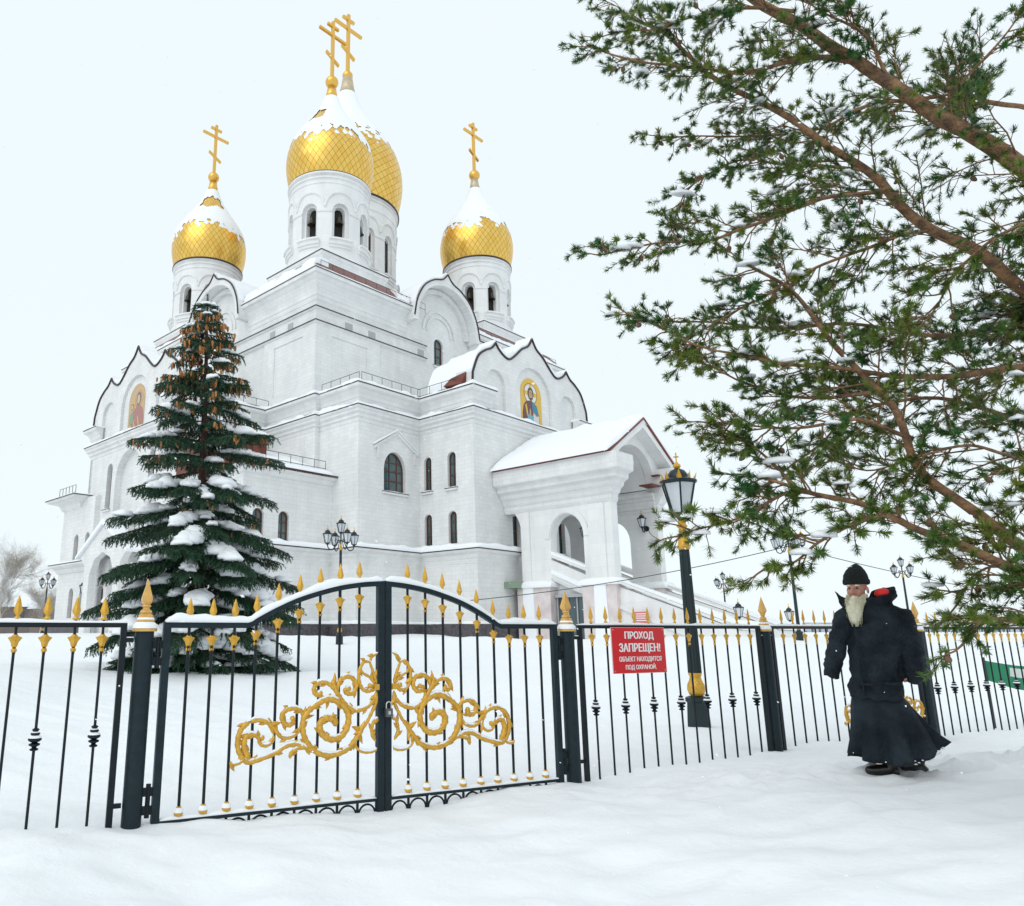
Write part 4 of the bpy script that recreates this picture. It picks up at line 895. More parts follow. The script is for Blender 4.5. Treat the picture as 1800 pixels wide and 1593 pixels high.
def square(mb, pts, w, d):
    """square-section rail along an x-z polyline"""
    N = len(pts); vs = []
    for i in range(N):
        a = Vector(pts[max(i - 1, 0)]); b = Vector(pts[min(i + 1, N - 1)]); t = (b - a).normalized(); n = Vector((-t.y, t.x)); p = Vector(pts[i])
        for (s, y) in ((1, -d), (1, d), (-1, d), (-1, -d)): q = p + n * (w * s); vs.append((q.x, y, q.y))
    mb.add(vs, [(i * 4 + k, i * 4 + 4 + k, i * 4 + 4 + (k + 1) % 4, i * 4 + (k + 1) % 4) for i in range(N - 1) for k in range(4)] + [(0, 1, 2, 3), tuple((N - 1) * 4 + k for k in (3, 2, 1, 0))])
RP = [(-1.785, 1.645), (-1.17, 1.645), (-1.14, 1.655)] + [(p.x, p.y) for p in catmull([Vector((a, b, 0)) for a, b in ((-1.10, 1.682), (-.94, 1.766), (-.74, 1.852), (-.46, 1.935), (-.216, 1.978), (-.01, 1.995))], 6)]
def rail_z(x):
    for i in range(len(RP) - 1):
        if RP[i][0] <= x <= RP[i + 1][0]:
            f = (x - RP[i][0]) / (RP[i + 1][0] - RP[i][0]); return RP[i][1] * (1 - f) + RP[i + 1][1] * f
    return RP[-1][1]
for sg, lab in ((-1, 'left leaf of the black gate with gold scrollwork, nearer the tall spruce'), (1, 'right leaf of the black gate with gold scrollwork, beside the red warning sign')):
    root = empty('gate_leaf', FP(0), FA, label=lab, cat='gate', group='leaves of the double gate')
    S = lambda x: x * -sg
    f = MB(); square(f, [(S(x), z) for x, z in RP], .021, .022)
    xs = sorted((S(-1.80), S(-1.745))); f.box(xs[0], xs[1], -.024, .024, .12, 1.667)
    xs = sorted((S(-.062), S(-.006))); f.box(xs[0], xs[1], -.026, .026, .10, 2.018)
    xs = sorted((S(-1.745), S(-.062))); f.box(xs[0], xs[1], -.018, .018, .288, .312)
    f.build('leaf_frame', M['ironl'], root)
    B = [-1.611, -1.438, -1.268, -1.098, -.925, -.748, -.573, -.399, -.226]
    for x in B: picket(root, S(x), rail_z(x), .31, ball=True, rail=.022, r=.0115)
    sc = MB(); X = [-1.70] + B + [-.062]
    for i in range(len(X) - 1):
        a, b = S(X[i]), S(X[i + 1]); c = (a + b) / 2; r = abs(b - a) / 2 - .012
        sc.tube([(c + r * math.cos(t), 0, .286 - 0.085 + r * 1.0 * math.sin(t)) for t in np.linspace(0, math.pi, 13)], .008, 6)
        sc.tube([(b, 0, .29), (b, 0, .17)], .011, 6)
    sc.build('scalloped_foot', M['iron'], root, 40)
    ornament(root, -1 if sg < 0 else 1)
    s = MB(); snow_on(s, [(S(x), 0, z + .02) for x, z in RP], .062, .052 if sg < 0 else .042, seed=sg * 3)
    snow_on(s, [(S(x), 0, .312) for x in (-1.74, -.07)], .04, .022, seed=5 + sg)
    s.build_each('rail_snow', M['snow'], root, 80)
    h = MB()
    for z in (1.36, .36):
        a, b = sorted((S(-1.80), S(-1.865))); h.box(a, b, -.016, .016, z, z + .055); h.box(a, b, -.016, .016, z + .12, z + .175); h.tube([(S(-1.83), -.005, z - .02), (S(-1.83), -.005, z + .2)], .017, 10)
    h.build_each('hinge', M['iron'], root, 40)
    if sg < 0: h = MB(); h.box(.0, .03, -.045, -.027, .95, 1.0)
def fence_panel(t0, t1, first, step, n, label, knots=True, orn=False, zt=1.645):
    root = empty('iron_railing', FP(t0), FA, label=label, cat='fence', group='panels of the black railing fence')
    f = MB(); L = t1 - t0; f.box(-.02, L + .02, -.016, .016, zt - .018, zt + .014)
    f.box(-.02, .022, -.018, .018, .05, zt - .018); f.box(L - .022, L + .02, -.018, .018, .05, zt - .018); f.box(.022, L - .022, -.014, .014, .12, .15)
    for x in (-.07, L + .02): f.box(x, x + .05, -.012, .012, zt - .12, zt - .09); f.box(x, x + .05, -.012, .012, .42, .45)
    f.build('panel_frame', M['iron'], root)
    for i in range(n): picket(root, first + step * i - t0, zt, .0, knot=knots and i % 2 == 0, r=.0095, rail=.016)
    s = MB(); snow_on(s, [(-.02, 0, zt + .014), (L + .02, 0, zt + .014)], .034, .022, seed=t0)
    for x in (-.055, L + .04): snow_on(s, [(x - .02, 0, zt - .09), (x + .03, 0, zt - .09)], .03, .02)
    s.build_each('rail_snow', M['snow'], root, 80)
    if orn:
        ornament(root, -1, 6.62 - t0, .18, .62); ornament(root, 1, 6.62 - t0, .18, .62)
    return root
fence_panel(-4.62, -2.075, -4.44, .1853, 13, 'black railing panel with gold spear tips at the far left, left of the gate')
fence_panel(2.082, 4.585, 2.232, .1848, 13, 'black railing panel carrying the red warning sign, right of the gate')
fence_panel(4.80, 7.44, 4.99, .189, 13, 'black railing panel partly hidden by the walking man, with small gold scrollwork', knots=False, orn=True)
fence_panel(7.66, 10.35, 7.80, .1875, 14, 'black railing panel at the far right, behind the pine twigs')
for t, lab in ((-1.93, 'thick dark gate post between the left panel and the left gate leaf'), (1.93, 'thick dark gate post between the right gate leaf and the panel with the red sign'), (4.69, 'dark fence post with gold spear cap, left of the walking man'), (7.55, 'dark fence post with gold spear cap just behind the walking man'), (-4.74, 'dark fence post outside the left edge of the picture'), (10.46, 'dark fence post outside the right edge of the picture')):
    if t in (-4.74, 10.46): continue
    big = abs(t) < 2; r = .067 if big else .058
    root = empty('fence_post', FP(t), FA, label=lab if t != 10.46 else 'dark fence post closing the far right panel', cat='post', group='posts of the railing fence')
    p = MB(); p.tube([(0, 0, -.1), (0, 0, 1.615)], r, 28, flat=1.0); p.build('pipe', M['ironl'], root, 40)
    c = MB(); k = 1 if big else .85
    c.lathe([(.001, 1.60), (.086 * k, 1.60), (.088 * k, 1.618), (.074 * k, 1.635), (.058 * k, 1.65), (.05 * k, 1.66), (.062 * k, 1.668), (.062 * k, 1.682), (.046 * k, 1.694), (.052 * k, 1.702), (.052 * k, 1.714), (.036 * k, 1.726), (.042 * k, 1.734), (.04 * k, 1.746), (.024 * k, 1.758), (.022 * k, 1.77), (.034 * k, 1.778), (.03 * k, 1.788)], 24)
    c.lathe([(.026 * k, 1.785), (.05 * k, 1.815), (.052 * k, 1.83), (.032 * k, 1.89), (.001, 1.978)], 4, phase=math.pi / 4)
    cc = c.build('spear_cap', M['goldpale'], root, 35)
    s = MB(); s.lathe([(.088 * k, 1.622), (.084 * k, 1.645), (.066 * k, 1.665), (.05 * k, 1.668)], 24); s.lathe([(.064 * k, 1.683), (.058 * k, 1.696), (.044 * k, 1.702)], 20); s.build('cap_snow', M['snow'], cc, 80)
# red warning sign wired to the fence
sg = empty('warning_sign', FP(2.775, 1.42, -.05), FA, label='red warning sign with white lettering wired to the black railing', cat='sign')
RED = mat('red_sign_enamel', (.62, .008, .012), .35); WHT = mat('white_lettering', (.85, .83, .83), .4)
b = MB(); b.box(-.345, .345, -.004, .004, -.215, .215); b.build('plate', RED, sg)
b = MB()
for x0, x1, z0, z1 in ((-.345, .345, .215, .2185), (-.345, .345, -.2185, -.215), (-.3485, -.345, -.2185, .2185), (.345, .3485, -.2185, .2185)): b.box(x0, x1, -.005, .005, z0, z1)
b.build('plate_border', mat('worn_pink_edge', (.75, .45, .42), .5), sg)
def text(body, width, height, cx, cz, y, m, parent, bold=.02, name='lettering', rot=None):
    c = bpy.data.curves.new(name, 'FONT'); c.body = body; c.align_x = 'CENTER'; c.align_y = 'CENTER'; c.offset = bold; c.extrude = .02; c.size = 1
    o = bpy.data.objects.new('tmp_text', c); COL.objects.link(o); bpy.context.view_layer.update()
    me = bpy.data.meshes.new_from_object(o.evaluated_get(bpy.context.evaluated_depsgraph_get())); bpy.data.objects.remove(o)
    v = np.array([x.co[:] for x in me.vertices]); mn = v.min(0); mx = v.max(0)
    sx = width / (mx[0] - mn[0]); sz = height / (mx[1] - mn[1])
    for x in me.vertices: a = x.co.copy(); x.co = (cx + (a.x - (mn[0] + mx[0]) / 2) * sx, y - (.0015 if a.z > 0 else -.001), cz + (a.y - (mn[1] + mx[1]) / 2) * sz)
    for p in me.polygons: p.use_smooth = False
    return link_mesh(name, me, m, parent)
for (tx, w, h, z) in (('ПРОХОД', .375, .085, .137), ('ЗАПРЕЩЕН!', .535, .098, .018), ('ОБЪЕКТ НАХОДИТСЯ', .55, .056, -.087), ('ПОД ОХРАНОЙ.', .40, .064, -.158)):
    q = []
    for k_, dx_ in enumerate((0, -.0024, .0024) if h > .07 else (0, .0011)): q.append(text(tx, w, h, .01 + dx_, z, -.0055 - .0004 * k_, WHT, sg, .008))
    bm = bmesh.new()
    for o_ in q: bm.from_mesh(o_.data)
    bm.to_mesh(q[0].data); bm.free()
    for o_ in q[1:]: bpy.data.objects.remove(o_)
b = MB()
for x in (-.325, .325):
    for z in (-.195, .195): b.tube([(x, -.004, z), (x, -.009, z)], .006, 8)
b.build('screw', M['vent'], sg)
# padlock and hasp where the leaves meet
pk = empty('padlock', FP(.018, 1.0, -.06), FA, label='steel padlock hanging where the two gate leaves meet', cat='padlock')
b = MB(); b.box(-.032, .032, -.014, .014, -.075, -.01); b.build('lock_body', mat('dull_steel', (.12, .12, .12), .35, .7), pk)
b = MB(); b.tube([(-.022, 0, -.012), (-.022, 0, .02)] + [(-.022 * math.cos(t), 0, .02 + .022 * math.sin(t)) for t in np.linspace(.2, math.pi - .2, 8)] + [(.022, 0, .02), (.022, 0, -.012)], .0055, 8); b.build('shackle', mat('bright_steel', (.6, .6, .6), .3, .9), pk, 60)
b = MB(); b.box(-.010, .012, -.0165, -.0142, -.055, -.03); b.build('maker_plate', mat('pale_label', (.5, .5, .5), .5), pk)

# ---------------------------------------------------------------- lamps
LG = bpy.data.materials.new('frosted_lamp_glass'); LG.use_nodes = True
_b = LG.node_tree.nodes['Principled BSDF']; _b.inputs['Base Color'].default_value = (.80, .84, .88, 1); _b.inputs['Roughness'].default_value = .25; _b.inputs['Transmission Weight'].default_value = .35
DK = mat('dark_green_lamp_iron', (.008, .022, .026), .38, .2)
def hexa(c, r, z, n=6, ph=0): return [(c[0] + r * math.cos(2 * math.pi * i / n + ph), c[1] + r * math.sin(2 * math.pi * i / n + ph), z) for i in range(n)]
def lantern(parent, c, k, n=6, crown=True, ph=.26):
    """glass height .40k; c = bottom centre"""
    x, y, z = c; f = MB()
    f.lathe([(.03 * k, -.10 * k), (.05 * k, -.06 * k), (.085 * k, -.02 * k), (.115 * k, 0), (.115 * k, .012 * k), (.05 * k, .015 * k)], 12, c)
    lo = hexa(c, .115 * k, z, n, ph); hi = hexa(c, .215 * k, z + .40 * k, n, ph)
    for i in range(n):
        f.tube([lo[i], hi[i]], .0115 * k, 6); j = (i + 1) % n
        f.tube([hi[i], hi[j]], .018 * k, 6); f.tube([lo[i], lo[j]], .012 * k, 6)
    f.lathe([(.225 * k, .40 * k), (.23 * k, .425 * k), (.16 * k, .45 * k), (.13 * k, .47 * k), (.125 * k, .51 * k), (.09 * k, .56 * k), (.04 * k, .585 * k), (.02 * k, .59 * k)], 18, c)
    o = f.build('lantern_frame', DK, parent, 40)
    g = MB(); a = hexa(c, .108 * k, z + .012 * k, n, ph); b = hexa(c, .206 * k, z + .395 * k, n, ph); g.add(a + b, [(i, (i + 1) % n, n + (i + 1) % n, n + i) for i in range(n)] + [tuple(range(n))[::-1], tuple(range(n, 2 * n))]); g.build('lantern_glass', LG, o)
    d = MB(); d.lathe([(.02 * k, .58 * k), (.035 * k, .595 * k), (.05 * k, .615 * k), (.045 * k, .64 * k), (.02 * k, .66 * k), (.012 * k, .68 * k)], 12, c)
    d.tube([(x, y, z + .67 * k), (x, y, z + .80 * k)], .008 * k, 6); d.tube([(x - .035 * k, y, z + .745 * k), (x + .035 * k, y, z + .745 * k)], .008 * k, 6); d.tube([(x, y - .035 * k, z + .745 * k), (x, y + .035 * k, z + .745 * k)], .008 * k, 6)
    if crown:
        for i in range(n):
            q = hi[i]; dx, dy = (q[0] - x) / (.215 * k), (q[1] - y) / (.215 * k)
            tx, ty = -dy, dx
            for (rb, rt, zt, wd) in ((.215, .25, .52, .03), (.15, .165, .56, .045)):
                vs = [(x + dx * rb * k - tx * wd * k, y + dy * rb * k - ty * wd * k, z + .42 * k), (x + dx * rb * k + tx * wd * k, y + dy * rb * k + ty * wd * k, z + .42 * k), (x + dx * rt * k, y + dy * rt * k, z + zt * k), (x + dx * (rb - .02) * k, y + dy * (rb - .02) * k, z + .42 * k)]
                d.add(vs, [(0, 1, 2), (1, 3, 2), (3, 0, 2), (0, 3, 1)])
    d.build('gilded_crown', M['gold'], o)
    return o
def fluted(mb, z0, z1, r0, r1, n=16, mat=0):
    vs = []; N = n * 4
    for (z, r) in ((z0, r0), (z1, r1)):
        for k in range(N):
            th = 2 * math.pi * k / N; rr = r * (1 - (.0, .07, .10, .07)[k % 4]); vs.append((rr * math.cos(th), rr * math.sin(th), z))
    mb.add(vs, [(k, (k + 1) % N, N + (k + 1) % N, N + k) for k in range(N)] + [tuple(range(N))[::-1], tuple(range(N, 2 * N))], mat)
z0 = gz(3.97, 10.3)
L1 = empty('street_lamp', (3.97, 10.3, 0), label='tall single-lantern street lamp with fluted dark post and gold collars, in front of the porch', cat='street lamp', group='ornate street lamps')
b = MB(); b.lathe([(.155, z0 - .3), (.15, z0 + .06), (.14, z0 + .22), (.135, .70), (.155, .72), (.155, .76), (.10, .78)], 8); b.build('pedestal', DK, L1, 30)
b = MB(); b.lathe([(.07, .78), (.095, .80), (.115, .86), (.11, .92), (.08, .98), (.07, 1.02), (.085, 1.05), (.085, 1.07), (.07, 1.075)], 12); b.build('gold_vase', M['gold'], L1, 40)
b = MB(); fluted(b, 1.07, 2.70, .086, .066); b.build('fluted_post', DK, L1, 30)
b = MB(); b.lathe([(.07, 2.68), (.085, 2.70), (.085, 2.74), (.07, 2.76), (.066, 2.86), (.05, 2.92), (.045, 2.97), (.075, 3.0), (.06, 3.02), (.045, 3.05), (.06, 3.07), (.03, 3.08)], 12); b.build('gold_collar', M['gold'], L1, 40)
lantern(L1, (0, 0, 3.17), 1.08)
def multi_lamp(x, y, label, k=1.0):
    z = gz(x, y); r = empty('street_lamp', (x, y, z), .5, label=label, cat='street lamp', group='ornate street lamps'); r.scale = (k, k, k)
    b = MB(); b.lathe([(.15, -.3), (.14, .3), (.16, .34), (.09, .38), (.06, .45)], 8); b.build('pedestal', DK, r, 30)
    b = MB(); fluted(b, .4, 3.55, .07, .05, 10); b.build('fluted_post', DK, r, 30)
    b = MB(); b.lathe([(.05, 3.5), (.075, 3.52), (.06, 3.6), (.04, 3.68), (.03, 3.72)], 10); b.lathe([(.06, .42), (.1, .5), (.06, .62)], 10); b.build_each('gold_collar', M['gold'], r, 40)
    b = MB(); b.tube([(0, 0, 3.6), (0, 0, 4.12)], .03, 8)
    for i in range(4):
        a = i * math.pi / 2; dx, dy = math.cos(a), math.sin(a)
        p = [(0, 3.86), (.12, 3.84), (.24, 3.62), (.38, 3.50), (.52, 3.56), (.56, 3.68)]; b.tube([(dx * q.x, dy * q.x, q.y) for q in catmull([Vector((u, v, 0)) for u, v in p], 5)], .02, 6)
        b.tube([(dx * q[0], dy * q[0], q[1]) for q in ((.12, 3.84), (.2, 3.92), (.26, 3.86), (.2, 3.8))], .012, 6)
    b.build('bracket_arms', DK, r, 40)
    for i in range(4): a = i * math.pi / 2; lantern(r, (math.cos(a) * .56, math.sin(a) * .56, 3.74), .85, crown=False)
    lantern(r, (0, 0, 4.18), .85, crown=False)
    return r
m0 = multi_lamp(-1.96, 29, 'five-lantern street lamp in front of the low annex wall, seen above the gate')
for (x, y, lab, k) in ((16.25, 31, 'five-lantern street lamp whose head is tangled in the pine twigs, left of the walking man', 1.0), (30.1, 45, 'five-lantern street lamp partly behind the pine, just right of the walking man\'s head', 1.0), (-27.0, 60, 'small distant five-lantern street lamp by the bare trees at the far left', 1.05), (23.8, 55, 'distant five-lantern street lamp in the open sky beyond the stair', 1.0)):
    c = copy_tree(m0); c.location = (x, y, gz(x, y)); c['label'] = lab; c.rotation_euler = (0, 0, x); c.scale = (k,) * 3
def church_pt(a, b, z): s = math.sin(R(45.75)); c = math.cos(R(45.75)); return (-.0921 * 50 + a * s - b * c, 50 + a * c + b * s, z)
def stair_lamp(a, b, z, label):
    r = empty('stair_lamp', church_pt(a, b, z), .3, label=label, cat='lamp', group='small lanterns on the stair walls')
    m = MB(); m.lathe([(.09, -.1), (.09, .04), (.05, .08), (.04, .22), (.03, .3)], 10); m.build('short_post', M['goldpale'], r, 40); lantern(r, (0, 0, .38), 1.0, crown=False); return r
stair_lamp(3.42, -25.2, 1.85, 'small lantern on the near stair wall, right beside the tall lamp post'); stair_lamp(8.48, -25.6, 1.75, 'small lantern on the far stair wall, below the distant lamp')
def wall_lamp(p, nrm, label):
    r = empty('wall_lamp', p, math.atan2(nrm[1], nrm[0]), label=label, cat='wall lamp', group='dark lanterns on the porch wall')
    m = MB(); m.tube([(0, 0, 0), (.04, 0, 0)], .16, 16); m.tube([(.04, 0, 0), (.18, 0, -.05), (.32, 0, -.22), (.45, 0, -.2), (.5, 0, -.02)], .035, 8); m.build('bracket', DK, r, 40); lantern(r, (.5, 0, .06), 1.15, crown=False, n=6)
ln = Vector(church_pt(-1, 0, 0)) - Vector(church_pt(0, 0, 0))
wall_lamp(church_pt(8.098, -15.05, 7.0), ln, 'dark wall lantern seen through the side arch of the porch'); wall_lamp(church_pt(8.098, -18.75, 7.2), ln, 'dark wall lantern on the open outer pillar of the porch')
wall_lamp(church_pt(-11.22, 9.4, 3.9), ln, 'dark wall lantern low on the left end of the church')
# overhead cable
def cable(pts, label):
    m = MB(); P = []
    for i in range(len(pts) - 1):
        a, b = Vector(pts[i]), Vector(pts[i + 1])
        for k in range(16): t = k / 16; p = a.lerp(b, t); p.z -= 4 * .25 * t * (1 - t); P.append(p)
    P.append(Vector(pts[-1])); m.tube(P, .016, 4); return tag(m.build('overhead_cable', M['rail'], None), label, 'cable')
cable([(3.0, 31, 1.6 + 1.2), (16.25, 31, 5.0), (34, 38, 2.9)], 'thin cable sagging from the lamp among the pine twigs')
# small things behind the fence
n_ = empty('notice_board', church_pt(2.98, -20.75, 2.25), 0, label='small faded red notice on the side wall of the porch stair', cat='notice')
n_.rotation_euler = (0, 0, R(90 - 45.75) - math.pi / 2)
b = MB(); b.box(-.36, .36, -.03, 0, -.27, .27); b.build('board', mat('faded_red_print', (.62, .17, .19), .6), n_)
b = MB()
for z in (.17, .07, -.03, -.14): b.box(-.26, .26, -.034, -.0302, z - .02, z + .02)
b.build('print_lines', WHT, n_)
bb = empty('banner', (8.95, 11.0, .46), -.25, label='green and white fabric banner hung low behind the far right railing', cat='banner')
for x in (-.55, .62):
    b = MB(); b.tube([(x, 0, -.3), (x, 0, .78)], .015, 6); b.build('stake', M['rail'], bb)
b = MB(); n = 24; vs = []
for j in range(9):
    for i in range(n + 1): x = -.55 + 1.17 * i / n; vs.append((x, .03 * math.sin(i * .9 + j * .3), .74 - .034 * j - .08 * math.sin(i / n * math.pi) * (1 + j * .1)))
b.add(vs, [(j * (n + 1) + i, j * (n + 1) + i + 1, (j + 1) * (n + 1) + i + 1, (j + 1) * (n + 1) + i) for j in range(8) for i in range(n)], 0)
b.m = [1 if (i % n) in (6, 7, 8, 9) and 1 <= (i // n) <= 3 else 0 for i in range(len(b.f))]
b.build('cloth', [mat('green_cloth', (.03, .26, .13), .7), mat('white_cloth', (.75, .8, .76), .7)], bb, 180)
# ---------------------------------------------------------------- trees
BARK = mat('pine_bark', (.36, .20, .10), .9, col2=(.13, .075, .045), nscale=11, bump=1.0, bscale=28, detail=8)
TWIG = mat('twig_bark', (.24, .14, .06), .8, noise_amt=.5, nscale=20)
NEED = mat('pine_needles', (.024, .105, .020), .42, col2=(.14, .175, .02), nscale=2.2, spec=.4)
SPR = mat('spruce_needles', (.018, .062, .030), .55, col2=(.035, .085, .045), nscale=1.7, spec=.3)
SBARK = mat('spruce_bark', (.10, .05, .035), .85, noise_amt=.5, nscale=10)
CONE = mat('spruce_cone_scales', (.48, .20, .05), .6, col2=(.26, .10, .03), nscale=40)
PCONE = mat('pine_cone_scales', (.14, .08, .045), .7)
def basis(d):
    d = d.normalized(); a = d.cross(Vector((0, 0, 1)))
    if a.length < .05: a = Vector((1, 0, 0))
    a.normalize(); return d, a, a.cross(d)
LIMBS = {
'A': [(7.5,5.3,1.6),(6.9,5.15,2.7),(5.60,5.20,4.49),(5.04,5.40,5.29),(4.60,5.60,5.89),(4.14,5.80,6.60),(3.53,6.00,7.35),(3.01,6.10,7.99)],
'A2': [(4.14,5.80,6.58),(3.84,5.80,6.63),(3.63,5.80,6.60),(3.26,5.80,6.46),(2.95,5.80,6.45),(2.65,5.80,6.49),(2.40,5.80,6.58),(2.00,5.80,6.67),(1.82,5.80,6.74)],
'K': [(3.75,5.95,7.25),(3.3,5.9,7.22),(2.9,5.85,7.1),(2.54,5.8,6.99),(2.2,5.8,6.95),(1.98,5.8,6.9)],
'B': [(7.6,5.4,1.5),(7.1,5.7,2.5),(6.08,5.90,3.65),(5.37,6.00,4.51),(4.92,6.00,4.91),(4.57,6.00,5.21),(4.29,6.10,5.68),(3.87,6.10,6.03),(3.45,6.20,6.47),(2.95,6.20,6.88),(2.65,6.20,7.23),(2.33,6.20,7.43)],
'B2': [(4.40,6.00,5.41),(3.71,5.90,5.24),(3.15,5.90,5.02),(2.65,5.80,4.83),(2.16,5.80,4.77),(1.77,5.80,4.72)],
'B3': [(4.74,6.00,5.05),(3.88,5.80,4.72),(3.31,5.70,4.41),(2.81,5.70,4.11),(2.34,5.70,3.92)],
'B4': [(4.29,6.10,5.68),(3.74,6.20,5.80),(3.27,6.30,5.93),(2.76,6.30,5.63),(2.57,6.30,5.22)],
'A3': [(4.60,5.60,5.89),(4.78,5.40,6.11),(4.95,5.20,6.32),(5.07,5.10,6.45)],
'A4': [(4.38,5.70,6.25),(4.13,5.60,6.68),(3.70,5.50,6.83),(3.43,5.50,7.06)],
'C': [(7.4,5.2,.75),(5.9,5.0,1.0),(4.79,5.00,1.71),(4.29,5.20,2.19),(3.96,5.20,2.47),(3.80,5.30,2.75),(3.73,5.40,3.21),(3.55,5.50,3.60),(3.35,5.60,4.02),(3.17,5.70,4.36),(2.87,5.70,4.62)],
'C2': [(7.2,5.2,3.6),(5.69,5.50,3.60),(4.80,5.50,3.58),(4.32,5.50,3.53),(3.80,5.50,3.53),(3.45,5.50,3.56),(3.07,5.50,3.60),(2.73,5.50,3.69),(2.38,5.50,3.79),(1.91,5.50,3.98)],
'C3': [(3.79,5.35,2.98),(3.36,5.30,3.09),(2.94,5.30,3.05),(2.61,5.30,3.07),(2.32,5.30,3.10)],
'C4': [(3.62,5.40,3.34),(3.37,5.70,3.39),(3.12,5.90,3.50),(2.77,6.00,3.73),(2.45,6.00,3.88)],
'D': [(7.3,5.1,.7),(5.6,4.8,1.1),(4.50,4.70,1.67),(3.93,4.80,1.97),(3.65,4.90,2.16),(3.30,5.00,2.36),(2.96,5.10,2.51),(2.70,5.10,2.59),(2.50,5.20,2.66)],
'D2': [(3.04,5.10,2.48),(2.83,5.20,2.57),(2.54,5.20,2.45),(2.25,5.20,2.33),(1.96,5.20,2.24)],
'D3': [(3.30,5.00,2.36),(3.07,5.00,2.30),(2.83,5.00,2.19),(2.66,5.00,2.06),(2.47,5.00,2.00)],
'D4': [(2.83,5.20,2.61),(2.71,5.30,2.84),(2.52,5.30,2.98)],
'E': [(7.9,6.0,4.2),(6.82,6.50,4.41),(5.75,6.50,4.35),(5.01,6.50,4.24),(4.24,6.50,4.35),(3.45,6.50,4.30),(2.78,6.50,4.35),(2.21,6.50,4.44)],
'E2': [(8.0,5.9,5.8),(7.57,6.80,6.47),(6.46,6.80,6.87),(5.68,6.80,7.01),(5.02,6.80,6.94),(4.27,6.80,6.60),(3.44,6.80,6.54),(2.74,6.80,6.54)],
'F': [(7.7,5.6,2.6),(6.23,6.20,3.05),(5.32,6.20,3.34),(4.69,6.20,3.55),(4.04,6.20,3.45),(3.50,6.20,3.05),(3.03,6.20,2.71)],
'G': [(6.3,4.8,1.2),(4.37,4.60,1.53),(3.85,4.60,1.67),(3.68,4.60,1.68),(3.5,4.60,1.67),(3.38,4.60,1.55)],
'H': [(5.6,4.9,1.45),(4.81,5.00,1.78),(4.10,5.00,2.00),(3.92,5.10,1.97),(3.85,5.20,1.79)],
'I': [(6.9,5.0,5.4),(5.48,5.00,4.80),(4.56,5.00,4.47),(4.23,5.10,4.21),(4.00,5.20,3.94),(3.70,5.30,3.71)],
'J': [(6.6,5.0,2.3),(4.97,5.00,2.53),(4.24,5.00,2.77),(4.00,5.10,2.87),(3.74,5.20,2.81),(3.43,5.30,2.71),(3.18,5.40,2.86)]}
LR = {'A': (.10, .035), 'B': (.078, .010), 'C': (.056, .010), 'D': (.05, .008), 'A2': (.028, .006), 'B2': (.022, .006), 'C2': (.035, .006), 'E': (.035, .006), 'E2': (.035, .006), 'F': (.03, .006)}
def bend(p, d, L, n, rnd, wob=.25, droop=0.0):
    pts = [p.copy()]; d = d.normalized()
    for i in range(n):
        d = (d + Vector((rnd.gauss(0, wob), rnd.gauss(0, wob), rnd.gauss(0, wob) - droop)) / n * 2).normalized(); p = p + d * (L / n); pts.append(p.copy())
    return pts
class Needles:
    def __init__(s): s.v = []; s.f = 0
    def spray(s, pts, L, count, rnd, w=.0023, ang=.92):
        n = len(pts) - 1
        for _ in range(count):
            u = (1 - rnd.random() ** 1.5 * .8) * n; i = min(int(u), n - 1); p = pts[i].lerp(pts[i + 1], u - i); d, a, b = basis(pts[i + 1] - pts[i])
            t = rnd.random() * 6.283; an = rnd.gauss(ang, .3); r = (a * math.cos(t) + b * math.sin(t)); q = (d * math.cos(an) + r * math.sin(an)); q.z += .10; l = L * rnd.uniform(.7, 1.15)
            sd = d.cross(q); sd = sd.normalized() if sd.length > 1e-4 else a
            e = p + q * l; m = p + q * (l * .5); s.v += [(p - sd * w)[:], (p + sd * w)[:], (m + sd * w * 1.1)[:], e[:], (m - sd * w * 1.1)[:]]; s.f += 1
    def build(s, name, m, parent):
        f = [tuple(range(5 * i, 5 * i + 5)) for i in range(s.f)]; me = bpy.data.meshes.new(name); me.from_pydata(s.v, [], f); return link_mesh(name, me, m, parent)
def blob(mb, c, rx, ry, rz, rnd, seg=10, ring=6, rot=0.0):
    vs = []; sd = rnd.random() * 50; cr, sr = math.cos(rot), math.sin(rot)
    for i in range(ring + 1):
        ph = math.pi * i / ring
        for k in range(seg):
            th = 2 * math.pi * k / seg; x, y, z = math.sin(ph) * math.cos(th), math.sin(ph) * math.sin(th), math.cos(ph); z = max(z, -.35)
            f = 1 + .35 * nz(x * 1.5 + sd, y * 1.5, z * 1.5) + .15 * nz(x * 4, y * 4 + sd, z * 4); X, Y = x * rx * f, y * ry * f
            vs.append((c[0] + X * cr - Y * sr, c[1] + X * sr + Y * cr, c[2] + z * rz * f))
    mb.add(vs, [(i * seg + k, i * seg + (k + 1) % seg, (i + 1) * seg + (k + 1) % seg, (i + 1) * seg + k) for i in range(ring) for k in range(seg)])
